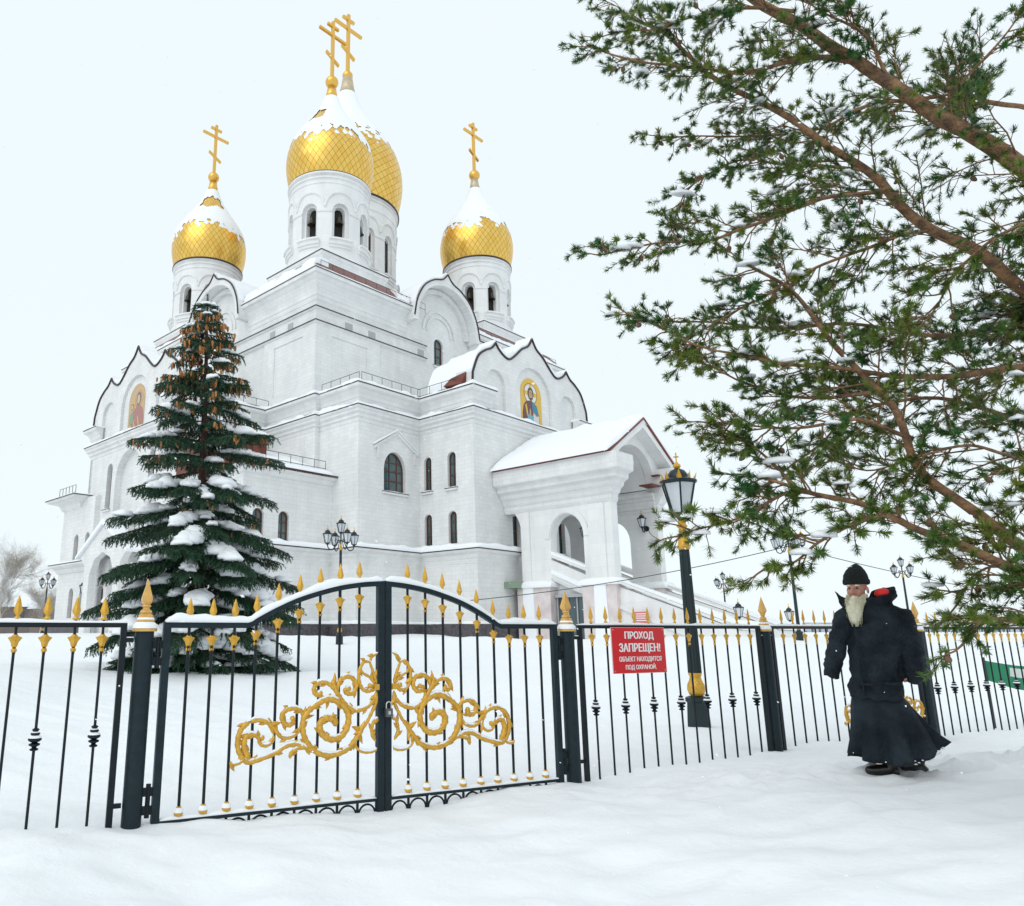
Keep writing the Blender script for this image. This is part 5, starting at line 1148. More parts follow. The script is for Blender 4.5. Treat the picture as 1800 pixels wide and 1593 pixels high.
def make_pine():
    root = empty('pine_tree', (7.8, 5.3, gz(7.8, 5.3)), label='big pine with rust-brown limbs and long green needles spreading in from the right', cat='tree')
    off = Vector(root.location); rnd = random.Random(11)
    T = MB(); W = MB(); ND = Needles(); SN = MB(); CN = []
    tr_ = MB(); tr_.tube(catmull([(7.8, 5.3, -.2), (7.8, 5.3, 1.2), (7.95, 5.5, 3), (8.1, 5.6, 6), (8.15, 5.6, 9.5)], 6), [.19 - .005 * i for i in range(25)], 14)
    tufts = 0; limbs = []
    for key, pts in LIMBS.items():
        C = catmull(pts, 6); n = len(C); r0, r1 = LR.get(key, (.018, .004))
        C = [c + Vector((nz(c.x * 2, c.y, c.z * 2) * .05, nz(c.z * 2, c.x, 3) * .08, nz(c.y, c.z * 2, c.x * 2) * .05)) for c in C]
        rr = [(r0 + (r1 - r0) * (i / (n - 1)) ** .8) * (1 + .12 * nz(i * .9, r0 * 99)) for i in range(n)]
        limbs.append((key, C, rr))
    def tuft(pts, dens=1.0):
        nonlocal tufts
        tufts += 1; ND.spray(pts, rnd.uniform(.044, .062), int(66 * dens), rnd)
    def twig(p, d, L, lvl):
        pts = bend(p, d, L, 5 if lvl == 1 else 4, rnd, .34, .05)
        W.tube(pts, [(.0062 if lvl == 1 else .0032) * (1 - .75 * i / len(pts)) + .0011 for i in range(len(pts))], 4 if lvl == 1 else 3, cap=False)
        if lvl == 1:
            k = int(L / .052)
            for i in range(k):
                u = (.22 + .78 * (i + .5) / k) * (len(pts) - 1); a = min(int(u), len(pts) - 2); q = pts[a].lerp(pts[a + 1], u - a); dd, e1, e2 = basis(pts[a + 1] - pts[a])
                t = rnd.choice((0, math.pi)) + rnd.gauss(0, .7); s_ = (e1 * math.cos(t) + e2 * math.sin(t))
                twig(q, dd * .75 + s_ * rnd.uniform(.5, 1.0) + Vector((0, 0, rnd.uniform(-.05, .22))), rnd.uniform(.09, .22) * (1 if L > .35 else .8), 2)
            tuft(pts[-3:], 1.5)
            if rnd.random() < .10: c = pts[-2]; blob(SN, c + Vector((0, 0, .02)), .07, .045, .025, rnd, rot=math.atan2(d.y, d.x))
            if rnd.random() < .07: CN.append(pts[-3] + Vector((0, 0, -.03)))
        else:
            seg = pts[1:] if rnd.random() < .2 else pts[2:]
            if rnd.random() < .86: tuft(seg, .85)
    for key, C, rr in limbs:
        (T).tube(C, rr, 12 if rr[0] > .04 else 8)
        n = len(C); thick = key in ('A', 'B', 'C'); tot = 0; step = 0.0
        for i in range(2, n - 1):
            seg = (C[i + 1] - C[i]).length; tot += seg; step += seg
            gap = .070 if not thick else .092
            if C[i].x > 6.2: continue
            while step > gap:
                step -= gap
                d, e1, e2 = basis(C[i + 1] - C[i]); t = rnd.uniform(0, 6.283); s_ = e1 * math.cos(t) + e2 * math.sin(t)
                fr = i / n; L = rnd.uniform(.26, .60) * (1.15 if thick else 1 - .6 * fr) * (1.15 if C[i].x > 3.6 else .85)
                if thick and key != 'B' and rnd.random() < .25: continue
                twig(C[i].lerp(C[i + 1], rnd.random()), d * rnd.uniform(.45, 1.1) + s_ * rnd.uniform(.5, 1.0) + Vector((-.15, 0, rnd.uniform(-.15, .2) if C[i].z > 2.7 or C[i].x < 2.9 else rnd.uniform(.1, .5))), L * (1 if C[i].z > 2.2 else .7), 1)
        twig(C[-1], C[-1] - C[-2], .22, 1); tuft(C[-6:], 3)
    for k in range(18):      # old snow lodged in the denser forks
        key, C, rr = limbs[rnd.randrange(len(limbs))]; i = rnd.randrange(len(C) // 3, len(C) - 1); c = C[i]
        if c.x < 6: blob(SN, c + Vector((0, 0, rr[i] + .015)), rnd.uniform(.07, .15), .05, .035, rnd, rot=math.atan2(C[i].y - C[i - 1].y, C[i].x - C[i - 1].x))
    def sh(mb): mb.v = [(a - off.x, b - off.y, c - off.z) for a, b, c in mb.v]
    for x in (T, W, SN, tr_, ND): sh(x)
    t = tr_.build('trunk', BARK, root, 180, recalc=False); l = T.build('limbs', BARK, root, 180, recalc=False); W.build('twigs', TWIG, root, 180, recalc=False)
    ND.build('needles', NEED, root); SN.build('snow_clumps', M['snow'], root, 180)
    cm = MB(); cm.lathe([(.004, .03), (.014, .022), (.02, .008), (.019, -.005), (.012, -.022), (.002, -.03)], 9); base = cm.build('cone', PCONE, root, 60)
    for i, c in enumerate(CN):
        o = base if i == 0 else base.copy()
        if i: COL.objects.link(o)
        o.parent = root; o.location = c - off; o.rotation_euler = (rnd.uniform(-1, 1), rnd.uniform(-1, 1), 0)
    print('pine tufts', tufts, 'needles', ND.f, 'cones', len(CN))
make_pine()
def make_spruce():
    X0, Y0 = -4.3, 17.0; z0 = gz(X0, Y0); root = empty('spruce_tree', (X0, Y0, z0), label='tall dark spruce laden with snow and orange-brown cones, in front of the church', cat='tree')
    rnd = random.Random(5); top = 9.5 - z0
    rp = [(0, 1.5), (.5, 1.9), (1.4, 2.15), (2.2, 2.15), (2.9, 1.95), (3.7, 1.8), (4.6, 1.66), (5.4, 1.5), (6.1, 1.25), (6.8, .98), (7.5, .72), (8.1, .38), (8.5, .2), (8.75, .05)]
    def rad(z):
        for (a, b), (c, d) in zip(rp, rp[1:]):
            if a <= z <= c: return b + (d - b) * (z - a) / (c - a)
        return .05
    T = MB(); T.tube([(-.0, 0, -.3), (0, 0, 2), (-.06, 0, 5), (-.13, 0, 7.5), (-.17, 0, top)], [.16, .13, .08, .035, .008], 10); T.build('trunk', SBARK, root, 60)
    ax = lambda z: -.17 * z / top
    BR = MB(); V = []; NF = 0; SN = MB(); cones = []
    def frond(p, q, dens, wid, length):
        """small flat needle leaves along p->q"""
        nonlocal NF
        d, a, b = basis(q - p); L = (q - p).length; k = int(L / dens)
        for i in range(k):
            c = p.lerp(q, (i + rnd.random()) / k)
            t = rnd.random() * 6.283; r = a * math.cos(t) + b * math.sin(t); e = c + (d * .8 + r * .75).normalized() * length * rnd.uniform(.6, 1.2); s_ = d.cross(r) * wid
            V.extend([(c - s_)[:], (c + s_)[:], e[:]]); NF += 1
    z = .15; wh = 0
    while z < top - .12:
        Rz = rad(z); nb = 9 if z < 3.2 else 7 if z < 6.5 else 6; ph = rnd.random() * 6.28
        for k in range(nb):
            az = ph + 6.283 * k / nb + rnd.gauss(0, .14); R_ = Rz * rnd.choice((rnd.uniform(.5, .8), rnd.uniform(.85, 1.15), rnd.uniform(.85, 1.15))); zz = z + rnd.uniform(-.16, .18)
            d = Vector((math.cos(az), math.sin(az), 0)); low = z < 4.5
            pts = []; dr = (.38 if low else .24) * rnd.uniform(.7, 1.35) * (1.2 if z < 1.4 else 1)
            for i in range(8):
                t = i / 7; h = zz + .16 * R_ * math.sin(t * 2.2) * (1 if not low else .5) - dr * R_ * t ** 1.3 + .13 * R_ * max(0, t - .7) / .3 * (.6)
                pts.append(Vector((ax(zz), 0, h)) + d * (R_ * t) + Vector((-d.y, d.x, 0)) * (.05 * R_ * math.sin(t * 3 + k)))
            if pts[-1].z < .0: pts = [Vector((p.x, p.y, max(p.z, .02 + .02 * i))) for i, p in enumerate(pts)]
            BR.tube(pts, [.020 * (1 - i / 8.5) * (R_ / 2 + .3) for i in range(8)], 5, cap=False)
            nt_ = max(4, int(R_ / .085))
            for i in range(nt_):
                t = .16 + .84 * (i + .5) / nt_; u = t * 7; a = min(int(u), 6); p = pts[a].lerp(pts[a + 1], u - a); tg = (pts[a + 1] - pts[a]).normalized(); sd = Vector((-tg.y, tg.x, 0)).normalized()
                sl = (.30 * R_ * (1 - t) ** .6 + .13) * (1 if t > .25 else .6)
                for s_ in (-1, 1):
                    ll = sl * rnd.uniform(.7, 1.15); dd = (tg * .85 + sd * s_ * rnd.uniform(.6, 1) + Vector((0, 0, -.28 - .2 * rnd.random()))).normalized(); q = p + dd * ll
                    frond(p, q, .0095, .0105, .06)
                    for j in range(int(ll / .085)):
                        m = p.lerp(q, .15 + .85 * (j + 1) / (int(ll / .085) + .5)); frond(m, m + (dd * .35 + Vector((rnd.gauss(0, .3), rnd.gauss(0, .3), -.9))).normalized() * rnd.uniform(.08, .19), .0095, .0105, .055)
            frond(pts[3], pts[7], .008, .009, .06)
            # snow lying along the boughs in lumpy runs
            if rnd.random() < (1 if z < 4.5 else .75 if z < 6 else .5):
                t0 = rnd.uniform(.22, .5); t1 = min(.97, t0 + rnd.uniform(.25, .55)); kk = int((t1 - t0) * R_ / .075) + 2; wb = .055 + .055 * R_ * rnd.uniform(.6, 1.2)
                for j in range(kk):
                    t = t0 + (t1 - t0) * j / kk; u = t * 7; a = min(int(u), 6); p = pts[a].lerp(pts[a + 1], u - a); e = .55 + .6 * math.sin(math.pi * (j + .6) / (kk + .4)); w = wb * e * rnd.uniform(.7, 1.3)
                    blob(SN, p + Vector((rnd.gauss(0, .02), rnd.gauss(0, .02), .028)), w * 1.15, w * rnd.uniform(.8, 1.5), w * rnd.uniform(.5, .75) + .01, rnd, 9, 6, az)
                if z < 4.2 and rnd.random() < .5:
                    u = rnd.uniform(.5, .9) * 7; a = min(int(u), 6); p = pts[a]; w = rnd.uniform(.13, .22); blob(SN, p + Vector((0, 0, .04)), w, w * .8, w * .5, rnd, 12, 7, az)
            if z > 2.6:
                m = int((3 if z < 4.5 else 8 if z < 6.0 else 14) * rnd.uniform(.4, 1.3)) if (z > 4.2 or rnd.random() < .35) and z < top - .35 else 0
                for j in range(m):
                    t = rnd.uniform(.5, 1.0); u = t * 7; a = min(int(u), 6); p = pts[a].lerp(pts[a + 1], min(1, u - a)); w = Vector((rnd.gauss(0, .09), rnd.gauss(0, .09), -.03 - .05 * rnd.random()))
                    cones.append((p + w, az))
        z += (.37 if z < 3.8 else .37 if z < 6 else .27) * rnd.uniform(.85, 1.15); wh += 1
    frond(Vector((ax(top - .6), 0, top - .6)), Vector((ax(top), 0, top + .06)), .004, .009, .09)
    for i in range(26):      # small snow-covered hummock of lowest boughs
        a = rnd.random() * 6.28; r = rnd.uniform(.5, 1.5); blob(SN, (r * math.cos(a), r * math.sin(a), .3 + rnd.random() * .5), rnd.uniform(.16, .34), rnd.uniform(.14, .25), rnd.uniform(.1, .2), rnd, 12, 7, a)
    b = BR.build('boughs', SBARK, root, 180, recalc=False)
    me = bpy.data.meshes.new('needles'); me.from_pydata(V, [], [(3 * i, 3 * i + 1, 3 * i + 2) for i in range(NF)]); link_mesh('needles', me, SPR, root)
    SN.build('snow_pillows', M['snow'], root, 180)
    cprof = [(.004, 0), (.016, -.012), (.0235, -.03), (.025, -.055), (.022, -.085), (.015, -.11), (.004, -.128)]
    cm = MB(); cm.lathe(cprof, 8); base = cm.build('cone', CONE, root, 60)
    cones.sort(key=lambda c: c[0].y); rest = MB()
    for i, (c, az) in enumerate(cones):
        if i < 100:
            o = base if i == 0 else base.copy()
            if i: COL.objects.link(o)
            o.parent = root; o.location = c; o.rotation_euler = (rnd.gauss(0, .15), rnd.gauss(0, .15), 0); k = rnd.uniform(.95, 1.3); o.scale = (k, k, k)
        else:
            k = rnd.uniform(.9, 1.25); rest.lathe([(r * k, zz * k) for r, zz in cprof], 7, tuple(c))
    o = rest.build('cones', CONE, root, 60); o['kind'] = 'stuff'
    print('spruce needles', NF, 'cones', len(cones))
make_spruce()
def bare_tree(x, y, h, seed, label):
    z0 = gz(x, y); root = empty('bare_tree', (x, y, z0), label=label, cat='tree', group='bare frosted trees in the left distance'); rnd = random.Random(seed); T = MB(); C = MB()
    FR = M['frost']
    def grow(p, d, L, r, lvl):
        pts = bend(p, d, L, 6, rnd, .18, -.03)
        (T if lvl == 0 else C).tube(pts, [r * (1 - .6 * i / 6) for i in range(7)], 7 if lvl == 0 else 4, cap=False)
        if lvl >= 4: return
        for i in range(2 if lvl == 0 else 1, 7):
            for _ in range(2 if lvl < 3 else 1):
                dd, a, b = basis(pts[min(i, 5) + 1 - 1] - pts[max(i - 1, 0)]) if i > 0 else basis(d); t = rnd.random() * 6.28
                grow(pts[i], dd * 1.0 + (a * math.cos(t) + b * math.sin(t)) * rnd.uniform(.5, .95) + Vector((0, 0, .25)), L * rnd.uniform(.42, .62), r * .42, lvl + 1)
    grow(Vector((0, 0, -.3)), Vector((0, 0, 1)), h * .62, h * .013, 0)
    T.build('trunk', FR, root, 180, recalc=False); C.build('crown', FR, root, 180, recalc=False)
M['frost'] = mat('frosted_bark', (.45, .39, .33), .8, col2=(.68, .68, .68), nscale=.8)
bare_tree(-29.0, 57, 7.0, 1, 'tall frosted bare tree at the left edge of the picture')
bare_tree(-28.2, 62, 4.6, 2, 'shorter frosted bare tree between the left edge and the church')
bare_tree(-26.9, 60, 3.4, 7, 'smallest frosted bare tree, nearest the church corner')
def far_house(x, y, w, d, h, col, label, name='house'):
    z = gz(x, y); r = empty(name, (x, y, z - .2), .1, label=label, cat='building'); m = MB(); m.box(-w / 2, w / 2, -d / 2, d / 2, 0, h); m.build('wall', mat('far_wall', col, .8, noise_amt=.2, nscale=1), r)
    m = MB(); m.add([(-w / 2 - .3, -d / 2 - .3, h), (w / 2 + .3, -d / 2 - .3, h), (w / 2 + .3, d / 2 + .3, h), (-w / 2 - .3, d / 2 + .3, h), (-w / 2, 0, h + 1), (w / 2, 0, h + 1)], [(0, 1, 5, 4), (2, 3, 4, 5), (0, 4, 3), (1, 2, 5), (0, 3, 2, 1)]); m.build('roof', M['snow'], r)
    n = max(2, int(w / 2.5))
    for i in range(n): xx = -w / 2 + w * (i + .5) / n; m = MB(); m.box(xx - .4, xx + .4, -d / 2 - .04, -d / 2 - .005, 1, 2.2); m.build('window', M['glass'], r)
far_house(-34, 70, 12, 7, 2.6, (.20, .17, .16), 'low dark distant house at the far left horizon')
far_house(-27.5, 66, 5, 4, 2.4, (.25, .2, .18), 'small distant brick hut below the bare trees')
for i, (x, y, w, h, c) in enumerate(((150, 260, 60, 4, (.5, .52, .55)), (240, 330, 90, 5, (.55, .56, .58)), (90, 240, 30, 3.5, (.45, .47, .5)))):
    far_house(x, y, w, 12, h, c, ['long pale building on the right horizon behind the posts', 'longest pale building far right on the horizon', 'short pale building on the horizon just right of the stair'][i])
# ---------------------------------------------------------------- the walking man
def remesh(mb, name, m, parent, vox, smooth_it=4, disp=None):
    me = bpy.data.meshes.new('src'); me.from_pydata(mb.v, [], mb.f)
    bm = bmesh.new(); bm.from_mesh(me); bmesh.ops.recalc_face_normals(bm, faces=bm.faces); bm.to_mesh(me); bm.free()
    o = bpy.data.objects.new('tmp_src', me); COL.objects.link(o)
    r = o.modifiers.new('r', 'REMESH'); r.mode = 'VOXEL'; r.voxel_size = vox
    s = o.modifiers.new('s', 'SMOOTH'); s.iterations = smooth_it; s.factor = .5
    bpy.context.view_layer.update(); me2 = bpy.data.meshes.new_from_object(o.evaluated_get(bpy.context.evaluated_depsgraph_get())); bpy.data.objects.remove(o)
    me2.name = name; me2.materials.clear()
    if disp:
        ns = [v.normal.copy() for v in me2.vertices]
        for v, n in zip(me2.vertices, ns): v.co += n * disp(v.co)
    return link_mesh(name, me2, m, parent, 180)
def ball(mb, c, rx, ry=None, rz=None, yaw=0.0, n=14):
    ry = ry or rx; rz = rz or rx; cy, sy = math.cos(yaw), math.sin(yaw); vs = []
    for i in range(n + 1):
        ph = math.pi * i / n
        for k in range(n * 2):
            th = math.pi * k / n; x, y, z = rx * math.sin(ph) * math.cos(th), ry * math.sin(ph) * math.sin(th), rz * math.cos(ph); vs.append((c[0] + x * cy - y * sy, c[1] + x * sy + y * cy, c[2] + z))
    mb.add(vs, [(i * n * 2 + k, i * n * 2 + (k + 1) % (n * 2), (i + 1) * n * 2 + (k + 1) % (n * 2), (i + 1) * n * 2 + k) for i in range(n) for k in range(n * 2)])
def limb(mb, pts, rr, n=14):
    mb.tube(pts, rr, n); [ball(mb, p, r * .995, n=8) for p, r in zip(pts, rr)]
def loft(mb, rings, n=48, fn=None, cap=True):
    vs = []
    for j, (cx, cy, z, rx, ry, yaw) in enumerate(rings):
        for k in range(n):
            th = 2 * math.pi * k / n; f = fn(th, j) if fn else (1, 0); x, y = rx * math.cos(th) * f[0], ry * math.sin(th) * f[0]
            vs.append((cx + x * math.cos(yaw) - y * math.sin(yaw), cy + x * math.sin(yaw) + y * math.cos(yaw), z + f[1]))
    N = len(rings); fs = [(j * n + k, j * n + (k + 1) % n, (j + 1) * n + (k + 1) % n, (j + 1) * n + k) for j in range(N - 1) for k in range(n)]
    if cap: fs += [tuple(range(n))[::-1], tuple((N - 1) * n + k for k in range(n))]
    mb.add(vs, fs)
ZP = .44
man = empty('person', (4.15, 6.85, ZP), R(-31.2), label='old man with long white beard walking left in black hat, coat and long skirt', cat='person')
# everything below is laid out in metres above the street datum, then dropped to the figure's base
def down(mb): mb.v = [(a, b, c - ZP) for a, b, c in mb.v]; return mb
SKIN = mat('weathered_skin', (.45, .19, .13), .5, col2=(.56, .31, .24), nscale=14)
CLOTH = mat('black_wool_coat', (.007, .011, .015), .85, col2=(.024, .035, .045), nscale=6, bump=.8, bscale=30, spec=.2)
CASS = mat('black_cassock_cloth', (.007, .012, .017), .8, col2=(.024, .036, .046), nscale=4, bump=.5, bscale=24, spec=.2)
HAIR = mat('white_beard', (.72, .69, .52), .75, col2=(.60, .57, .42), nscale=30)
LEA = mat('black_leather', (.010, .009, .008), .3)
KNIT = mat('black_knit', (.006, .012, .012), .9, bump=.9, bscale=90)
REDL = mat('red_hood_lining', (.75, .02, .015), .6)
HY = R(-42)                              # the way the face points, in the figure's frame
fx, fy = math.cos(HY - R(68)), math.sin(HY - R(68))
def hd(f, s, z): return (.005 + f * fx - s * fy, .0 + f * fy + s * fx, z)      # f forward, s to his left
b = MB(); HA = math.atan2(fy, fx)
ball(b, hd(-.005, 0, 2.02), .098, .078, .098, HA); ball(b, hd(.018, 0, 1.94), .078, .062, .085, HA); ball(b, hd(.04, 0, 1.885), .045, .045, .035, HA)
ball(b, hd(.082, 0, 1.995), .018, .052, .011, HA); ball(b, hd(.062, .038, 1.945), .024, .022, .022, HA); ball(b, hd(.062, -.038, 1.945), .024, .022, .022, HA)
limb(b, [hd(.088, 0, 1.99), hd(.116, 0, 1.955), hd(.124, 0, 1.938)], [.011, .0165, .018], 8); ball(b, hd(.102, .016, 1.934), .013); ball(b, hd(.102, -.016, 1.934), .013)
ball(b, hd(.086, 0, 1.912), .012, .026, .007, HA); ball(b, hd(.084, 0, 1.900), .011, .022, .008, HA)
for s in (-1, 1): ball(b, hd(-.012, s * .08, 1.955), .022, .009, .034, HA); ball(b, hd(-.002, s * .082, 1.935), .012, .006, .014, HA)
limb(b, [(.04, .03, 1.75), (.02, .015, 1.84), (.005, .005, 1.9)], [.065, .058, .055])
loft(b, [(.05, .0, 1.06, .14, .11, 0), (.05, .0, 1.2, .14, .11, 0), (.08, .01, 1.45, .155, .12, -.6), (.10, .01, 1.65, .18, .12, -.6), (.09, .01, 1.76, .15, .10, -.6), (.06, .02, 1.80, .08, .08, 0)], 24)
RA = [(-.06, .02, 1.72), (-.20, -.04, 1.49), (-.262, -.070, 1.33)]; LA = [(.26, -.01, 1.72), (.365, -.01, 1.47), (.315, -.03, 1.30)]
for A in (RA, LA):
    limb(b, [Vector(p) for p in A], [.05, .04, .028])
    w = Vector(A[2]); d = (Vector(A[2]) - Vector(A[1])).normalized(); sx = Vector((.9, -.3, 0)).normalized() * (1 if A is LA else -1); sx = (sx - d * sx.dot(d)).normalized(); up = d.cross(sx)
    limb(b, [w, w + d * .045, w + d * .07], [.026, .032, .030], 10)
    for k, (o_, l1) in enumerate(((-.024, .058), (-.008, .066), (.008, .062), (.022, .048))):      # four fingers, loosely curled
        q = w + d * .07 + up * o_; f1 = q + d * l1 * .45; f2 = f1 + (d * .8 - sx * .5).normalized() * l1 * .35; f3 = f2 + (d * .45 - sx * .85).normalized() * l1 * .3; limb(b, [q, f1, f2, f3], [.0095, .009, .0085, .0075], 8)
    q = w + d * .03 + up * -.026; limb(b, [q, q + (d * .9 - up * .35).normalized() * .03, q + (d * 1.0 - up * .2 - sx * .3).normalized() * .056], [.0105, .0100, .0085], 8)
FE = [((.02, -.06, 1.1), (-.02, -.08, .80), (.075, -.055, .54), (.06, -.06, .475), (-.07, -.09, .455)), ((.08, .06, 1.1), (.10, .06, .82), (.275, .06, .63), (.285, .055, .55), (.19, .04, .50))]
for P in FE: limb(b, [Vector(p) for p in P], [.085, .058, .040, .034, .026])
body = remesh(down(b), 'body', SKIN, man, .0062, 3)
for s in (-1, 1):
    e = MB(); ball(e, hd(.079, s * .031, 1.972), .0125, n=8); ob = down(e).build('eye', mat('shaded_eye_white', (.22, .19, .17), .3), body, 180); e = MB(); ball(e, hd(.0880, s * .032, 1.972), .0075, n=6); down(e).build('iris', mat('iris', (.03, .035, .04), .2), body, 180)  # eye whites darkened, painting in the shade of the sockets
    e = MB(); P = [hd(.088, s * .012, 1.992), hd(.092, s * .03, 2.0), hd(.08, s * .052, 1.992)]; e.tube(P, [.007, .010, .005], 6); down(e).build('eyebrow', HAIR, body, 60)
# knitted cap
h = MB(); loft(h, [(.004, .0, 2.006, .110, .096, HA), (.004, .0, 2.018, .119, .104, HA), (.004, .0, 2.045, .118, .104, HA), (.004, .0, 2.055, .110, .097, HA), (.006, .0, 2.09, .106, .092, HA), (.010, .0, 2.13, .084, .074, HA), (.014, .0, 2.165, .055, .048, HA), (.018, 0, 2.188, .02, .018, HA), (.018, 0, 2.194, .004, .004, HA)], 60, lambda t, j: (1 + (.012 * math.cos(t * 30) if j > 0 else 0) + .02 * math.sin(3 * t + j), 0)); down(h).build('knitted_cap', KNIT, man, 60)
h = MB()
for k in range(9):
    a = math.pi * 2 * k / 9; blob(h, (.004 + .045 * math.cos(a), .045 * math.sin(a), 2.155 + .01 * math.sin(a * 2)), .018, .014, .005, random.Random(k), 6, 4)
down(h).build('cap_snow', M['snow'], man, 180)
# beard
b = MB(); rnd = random.Random(9)
limb(b, [hd(.055, 0, 1.862), hd(.085, 0, 1.83), hd(.125, 0, 1.77), hd(.14, 0, 1.71), hd(.14, 0, 1.655)], [.052, .062, .058, .040, .012]); limb(b, [hd(.015, .066, 1.91), hd(.055, .045, 1.85)], [.018, .04]); limb(b, [hd(.015, -.066, 1.91), hd(.055, -.045, 1.85)], [.018, .04]); limb(b, [hd(.080, .038, 1.880), hd(.108, 0, 1.902), hd(.080, -.038, 1.880)], [.010, .011, .010], 8)
bd = remesh(down(b), 'beard', HAIR, man, .006, 2, lambda c: .006 * nz(c.x * 60, c.y * 60, c.z * 9))
b = MB()
for i in range(420):
    s = rnd.uniform(-1, 1); zt = rnd.uniform(1.78, 1.90) if abs(s) < .75 else rnd.uniform(1.84, 1.92); f = .100 - .05 * s * s
    if zt > 1.875 and abs(s) < .5: zt = 1.87
    ln_ = rnd.uniform(.08, .2) * (1.15 - .5 * abs(s)); p = Vector(hd(f, s * .078, zt)); e = Vector(hd(.160 - .03 * abs(s) + rnd.gauss(0, .008), s * .045 + rnd.gauss(0, .01), max(1.64, zt - ln_))); m_ = p.lerp(e, .5) + Vector((fx, fy, 0)) * .022 + Vector((rnd.gauss(0, .004), rnd.gauss(0, .004), 0))
    b.tube([p, m_, e], [.0022, .0028, .0006], 4, cap=False)
down(b).build('beard_strands', HAIR, bd, 180)
# padded coat with sleeves, collar and hood
def fold(c):
    z = c.z + ZP
    a = .024 * nz(c.x * 5, c.y * 5, z * 11) + .010 * nz(c.x * 20, c.y * 20, z * 26)
    if z < 1.35: a += .008 * math.sin(c.x * 45 + 3 * nz(c.x * 4, c.y * 4, z * 3))
    return a
b = MB()
loft(b, [(.036, 0, 1.035, .210, .175, -.25), (.038, 0, 1.06, .214, .178, -.25), (.045, 0, 1.2, .196, .162, -.3), (.058, 0, 1.36, .190, .16, -.35), (.085, 0, 1.5, .208, .165, -.4), (.105, .01, 1.64, .225, .168, -.45), (.112, .01, 1.74, .215, .155, -.45), (.095, .01, 1.80, .17, .13, -.4), (.07, .01, 1.85, .115, .105, -.3), (.04, .01, 1.89, .09, .09, 0)], 40)
limb(b, [(-.05, .01, 1.745), (-.125, -.01, 1.70), (-.205, -.045, 1.48), (-.245, -.06, 1.36)], [.085, .088, .076, .068]); b.tube([(-.245, -.06, 1.36), (-.262, -.068, 1.28), (-.278, -.075, 1.205)], [.068, .066, .066], 16)
limb(b, [(.24, .0, 1.745), (.305, -.01, 1.70), (.345, -.015, 1.49), (.338, -.02, 1.36)], [.095, .098, .084, .078]); b.tube([(.338, -.02, 1.36), (.322, -.026, 1.26), (.305, -.032, 1.165)], [.078, .073, .072], 16)
limb(b, [(.10, .10, 1.86), (.19, .10, 1.88), (.25, .02, 1.90), (.235, -.06, 1.885), (.15, -.09, 1.86), (.10, -.085, 1.85)], [.05, .058, .055, .045, .04, .03])
limb(b, [(.12, .08, 1.93), (.20, .085, 1.955), (.265, .02, 1.955), (.265, -.04, 1.93)], [.035, .035, .032, .03])
limb(b, [(-.06, .0, 1.82), (-.115, .03, 1.86), (-.135, .03, 1.90)], [.05, .030, .02]); limb(b, [(-.12, .03, 1.87), (-.172, .03, 1.955)], [.026, .007])
coat = remesh(down(b), 'coat', CLOTH, man, .0095, 5, fold)
p = MB(); 
for (c, yw) in (((-.02, -.16, 1.16), 0), ((.17, -.155, 1.17), -.2)): p.box(c[0] - .06, c[0] + .06, c[1] - .012, c[1] + .03, c[2] - .01, c[2] + .012)
pf = down(p).build('pocket_flap', CLOTH, coat)
p = MB(); p.tube([(-.055, -.155, 1.66), (-.045, -.175, 1.5), (-.05, -.168, 1.3), (-.05, -.172, 1.08)], [.008] * 4, 6); down(p).build('coat_placket', CLOTH, coat, 60)
p = MB(); ball(p, (.19, -.02, 1.925), .062, .055, .045, -.3); down(p).build('hood_lining', REDL, coat, 180)
# cassock skirt, blown back
b = MB(); n = 96; rings = 16; vs = []
for j in range(rings + 1):
    s = j / rings
    l = -.128 - .08 * s ** .6; r = .20 + .28 * (s ** .85) if s > 0 else .20; cx = (l + r) / 2; rx = (r - l) / 2; ry = .135 + .11 * s
    for k in range(n):
        th = 2 * math.pi * k / n; pl_ = 1 + s * (.20 * math.sin(9 * th + 2.2 * s) + .08 * math.sin(17 * th + 1 + 3 * s)) + .02 * s * math.sin(5 * th)
        x = cx + rx * math.cos(th) * (1 + (pl_ - 1) * .5); y = ry * math.sin(th) * pl_
        hem = .56 + (.13 * max(0, (x - .25) / .23) ** 1.6) - .035 * math.exp(-((x - .06) / .14) ** 2) + .008 * math.sin(th * 9); z = 1.10 + (hem - 1.10) * s
        if s > .3: x += .018 * math.sin(z * 9 + y * 5) * s
        vs.append((x, y, z))
fs = [(j * n + k, j * n + (k + 1) % n, (j + 1) * n + (k + 1) % n, (j + 1) * n + k) for j in range(rings) for k in range(n)]
inner = [(x * .985 + .001, y * .965, z + (.004 if i >= rings * n else 0)) for i, (x, y, z) in enumerate(vs)]; B0 = len(vs); vs += inner
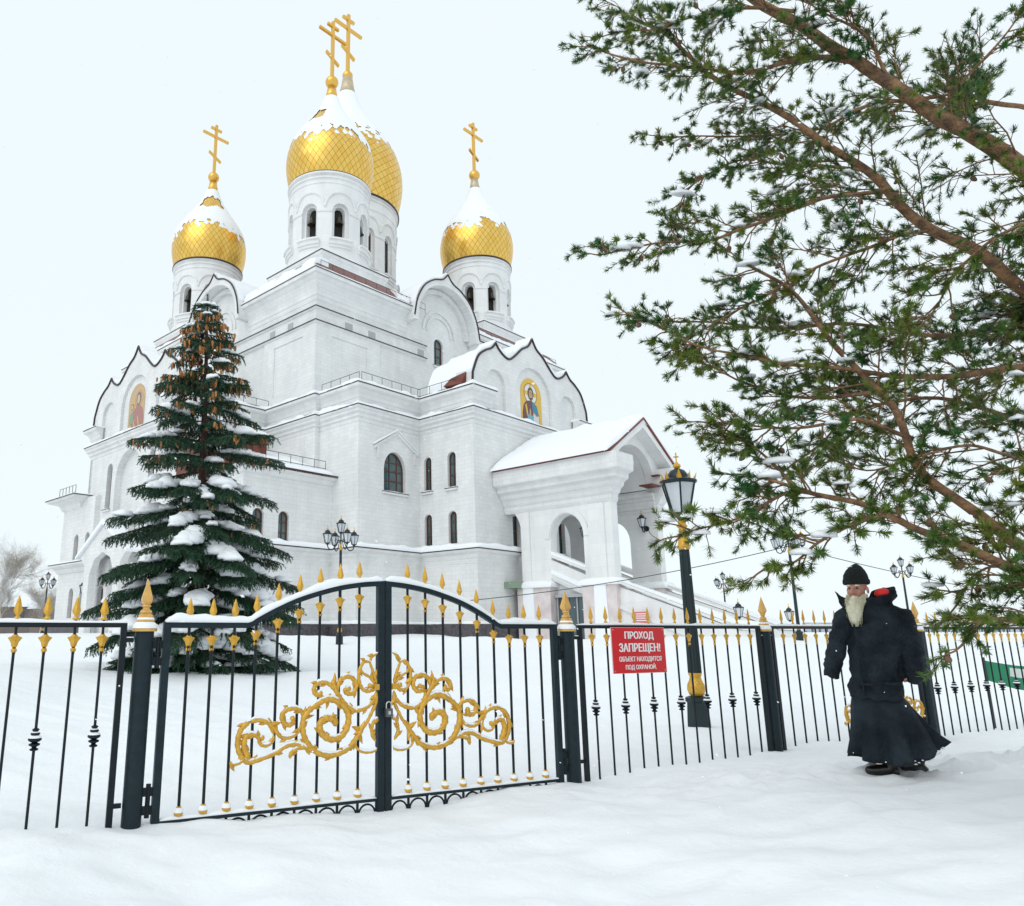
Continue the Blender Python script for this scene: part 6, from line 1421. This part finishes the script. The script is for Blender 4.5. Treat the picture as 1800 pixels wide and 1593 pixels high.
fs += [(B0 + j * n + k, B0 + (j + 1) * n + k, B0 + (j + 1) * n + (k + 1) % n, B0 + j * n + (k + 1) % n) for j in range(rings) for k in range(n)] + [(rings * n + k, rings * n + (k + 1) % n, B0 + rings * n + (k + 1) % n, B0 + rings * n + k) for k in range(n)]
b.add(vs, fs); down(b).build('long_skirt', CASS, man, 180, recalc=False)
b = MB(); rnd = random.Random(3)
for k in range(34):
    x = rnd.uniform(.15, .46); blob(b, (x, -.16 * math.sqrt(max(0, 1 - ((x - .13) / .36) ** 2)) - .045, .545 + .13 * max(0, (x - .25) / .23) ** 1.6 + rnd.uniform(.0, .035)), .011, .008, .006, rnd, 6, 4)
down(b).build('hem_snow', M['snow'], man, 180)
for (P, T_) in ((((.075, -.055, .70), (.08, -.055, .52), (.055, -.062, .475), (-.03, -.082, .462), (-.085, -.095, .458)), 0), (((.28, .06, .72), (.290, .055, .60), (.272, .052, .535), (.21, .045, .505), (.17, .04, .492)), 1)):
    b = MB(); limb(b, [Vector(q) for q in P], [.058, .056, .048, .044, .036]); q = Vector(P[1]); limb(b, [Vector((q.x + .015, q.y, .455 + .02 * T_)), Vector(P[3]) - Vector((0, 0, .012))], [.036, .036])
    remesh(down(b), 'boot', LEA, man, .007, 3)
# ---------------------------------------------------------------- falling snow
rnd = random.Random(77); f = MB()
for i in range(900):
    Y = rnd.uniform(1.6, 14) ; u = rnd.uniform(-.6, .95); z = rnd.uniform(-.3, 1.0); c = (u * Y, Y, EYE + z * Y)
    if c[2] < gz(c[0], c[1]) + .1: continue
    s = rnd.uniform(.0022, .0048) * (.6 + Y * .07); e = rnd.uniform(1, 2.2); d = Vector((rnd.uniform(.5, 1), 0, rnd.uniform(-1, .2))).normalized()
    a = Vector(c) - d * s * e; b_ = Vector(c) + d * s * e; q = d.cross(Vector((0, 1, 0))).normalized() * s; w = Vector((0, s, 0)); m_ = Vector(c)
    f.add([a, m_ + q, m_ + w, m_ - q, m_ - w, b_], [(0, 1, 2), (0, 2, 3), (0, 3, 4), (0, 4, 1), (5, 2, 1), (5, 3, 2), (5, 4, 3), (5, 1, 4)])
tag(f.build('falling_snow', M['snow'], None), 'small snowflakes drifting through the air', 'snowflakes', kind='stuff')
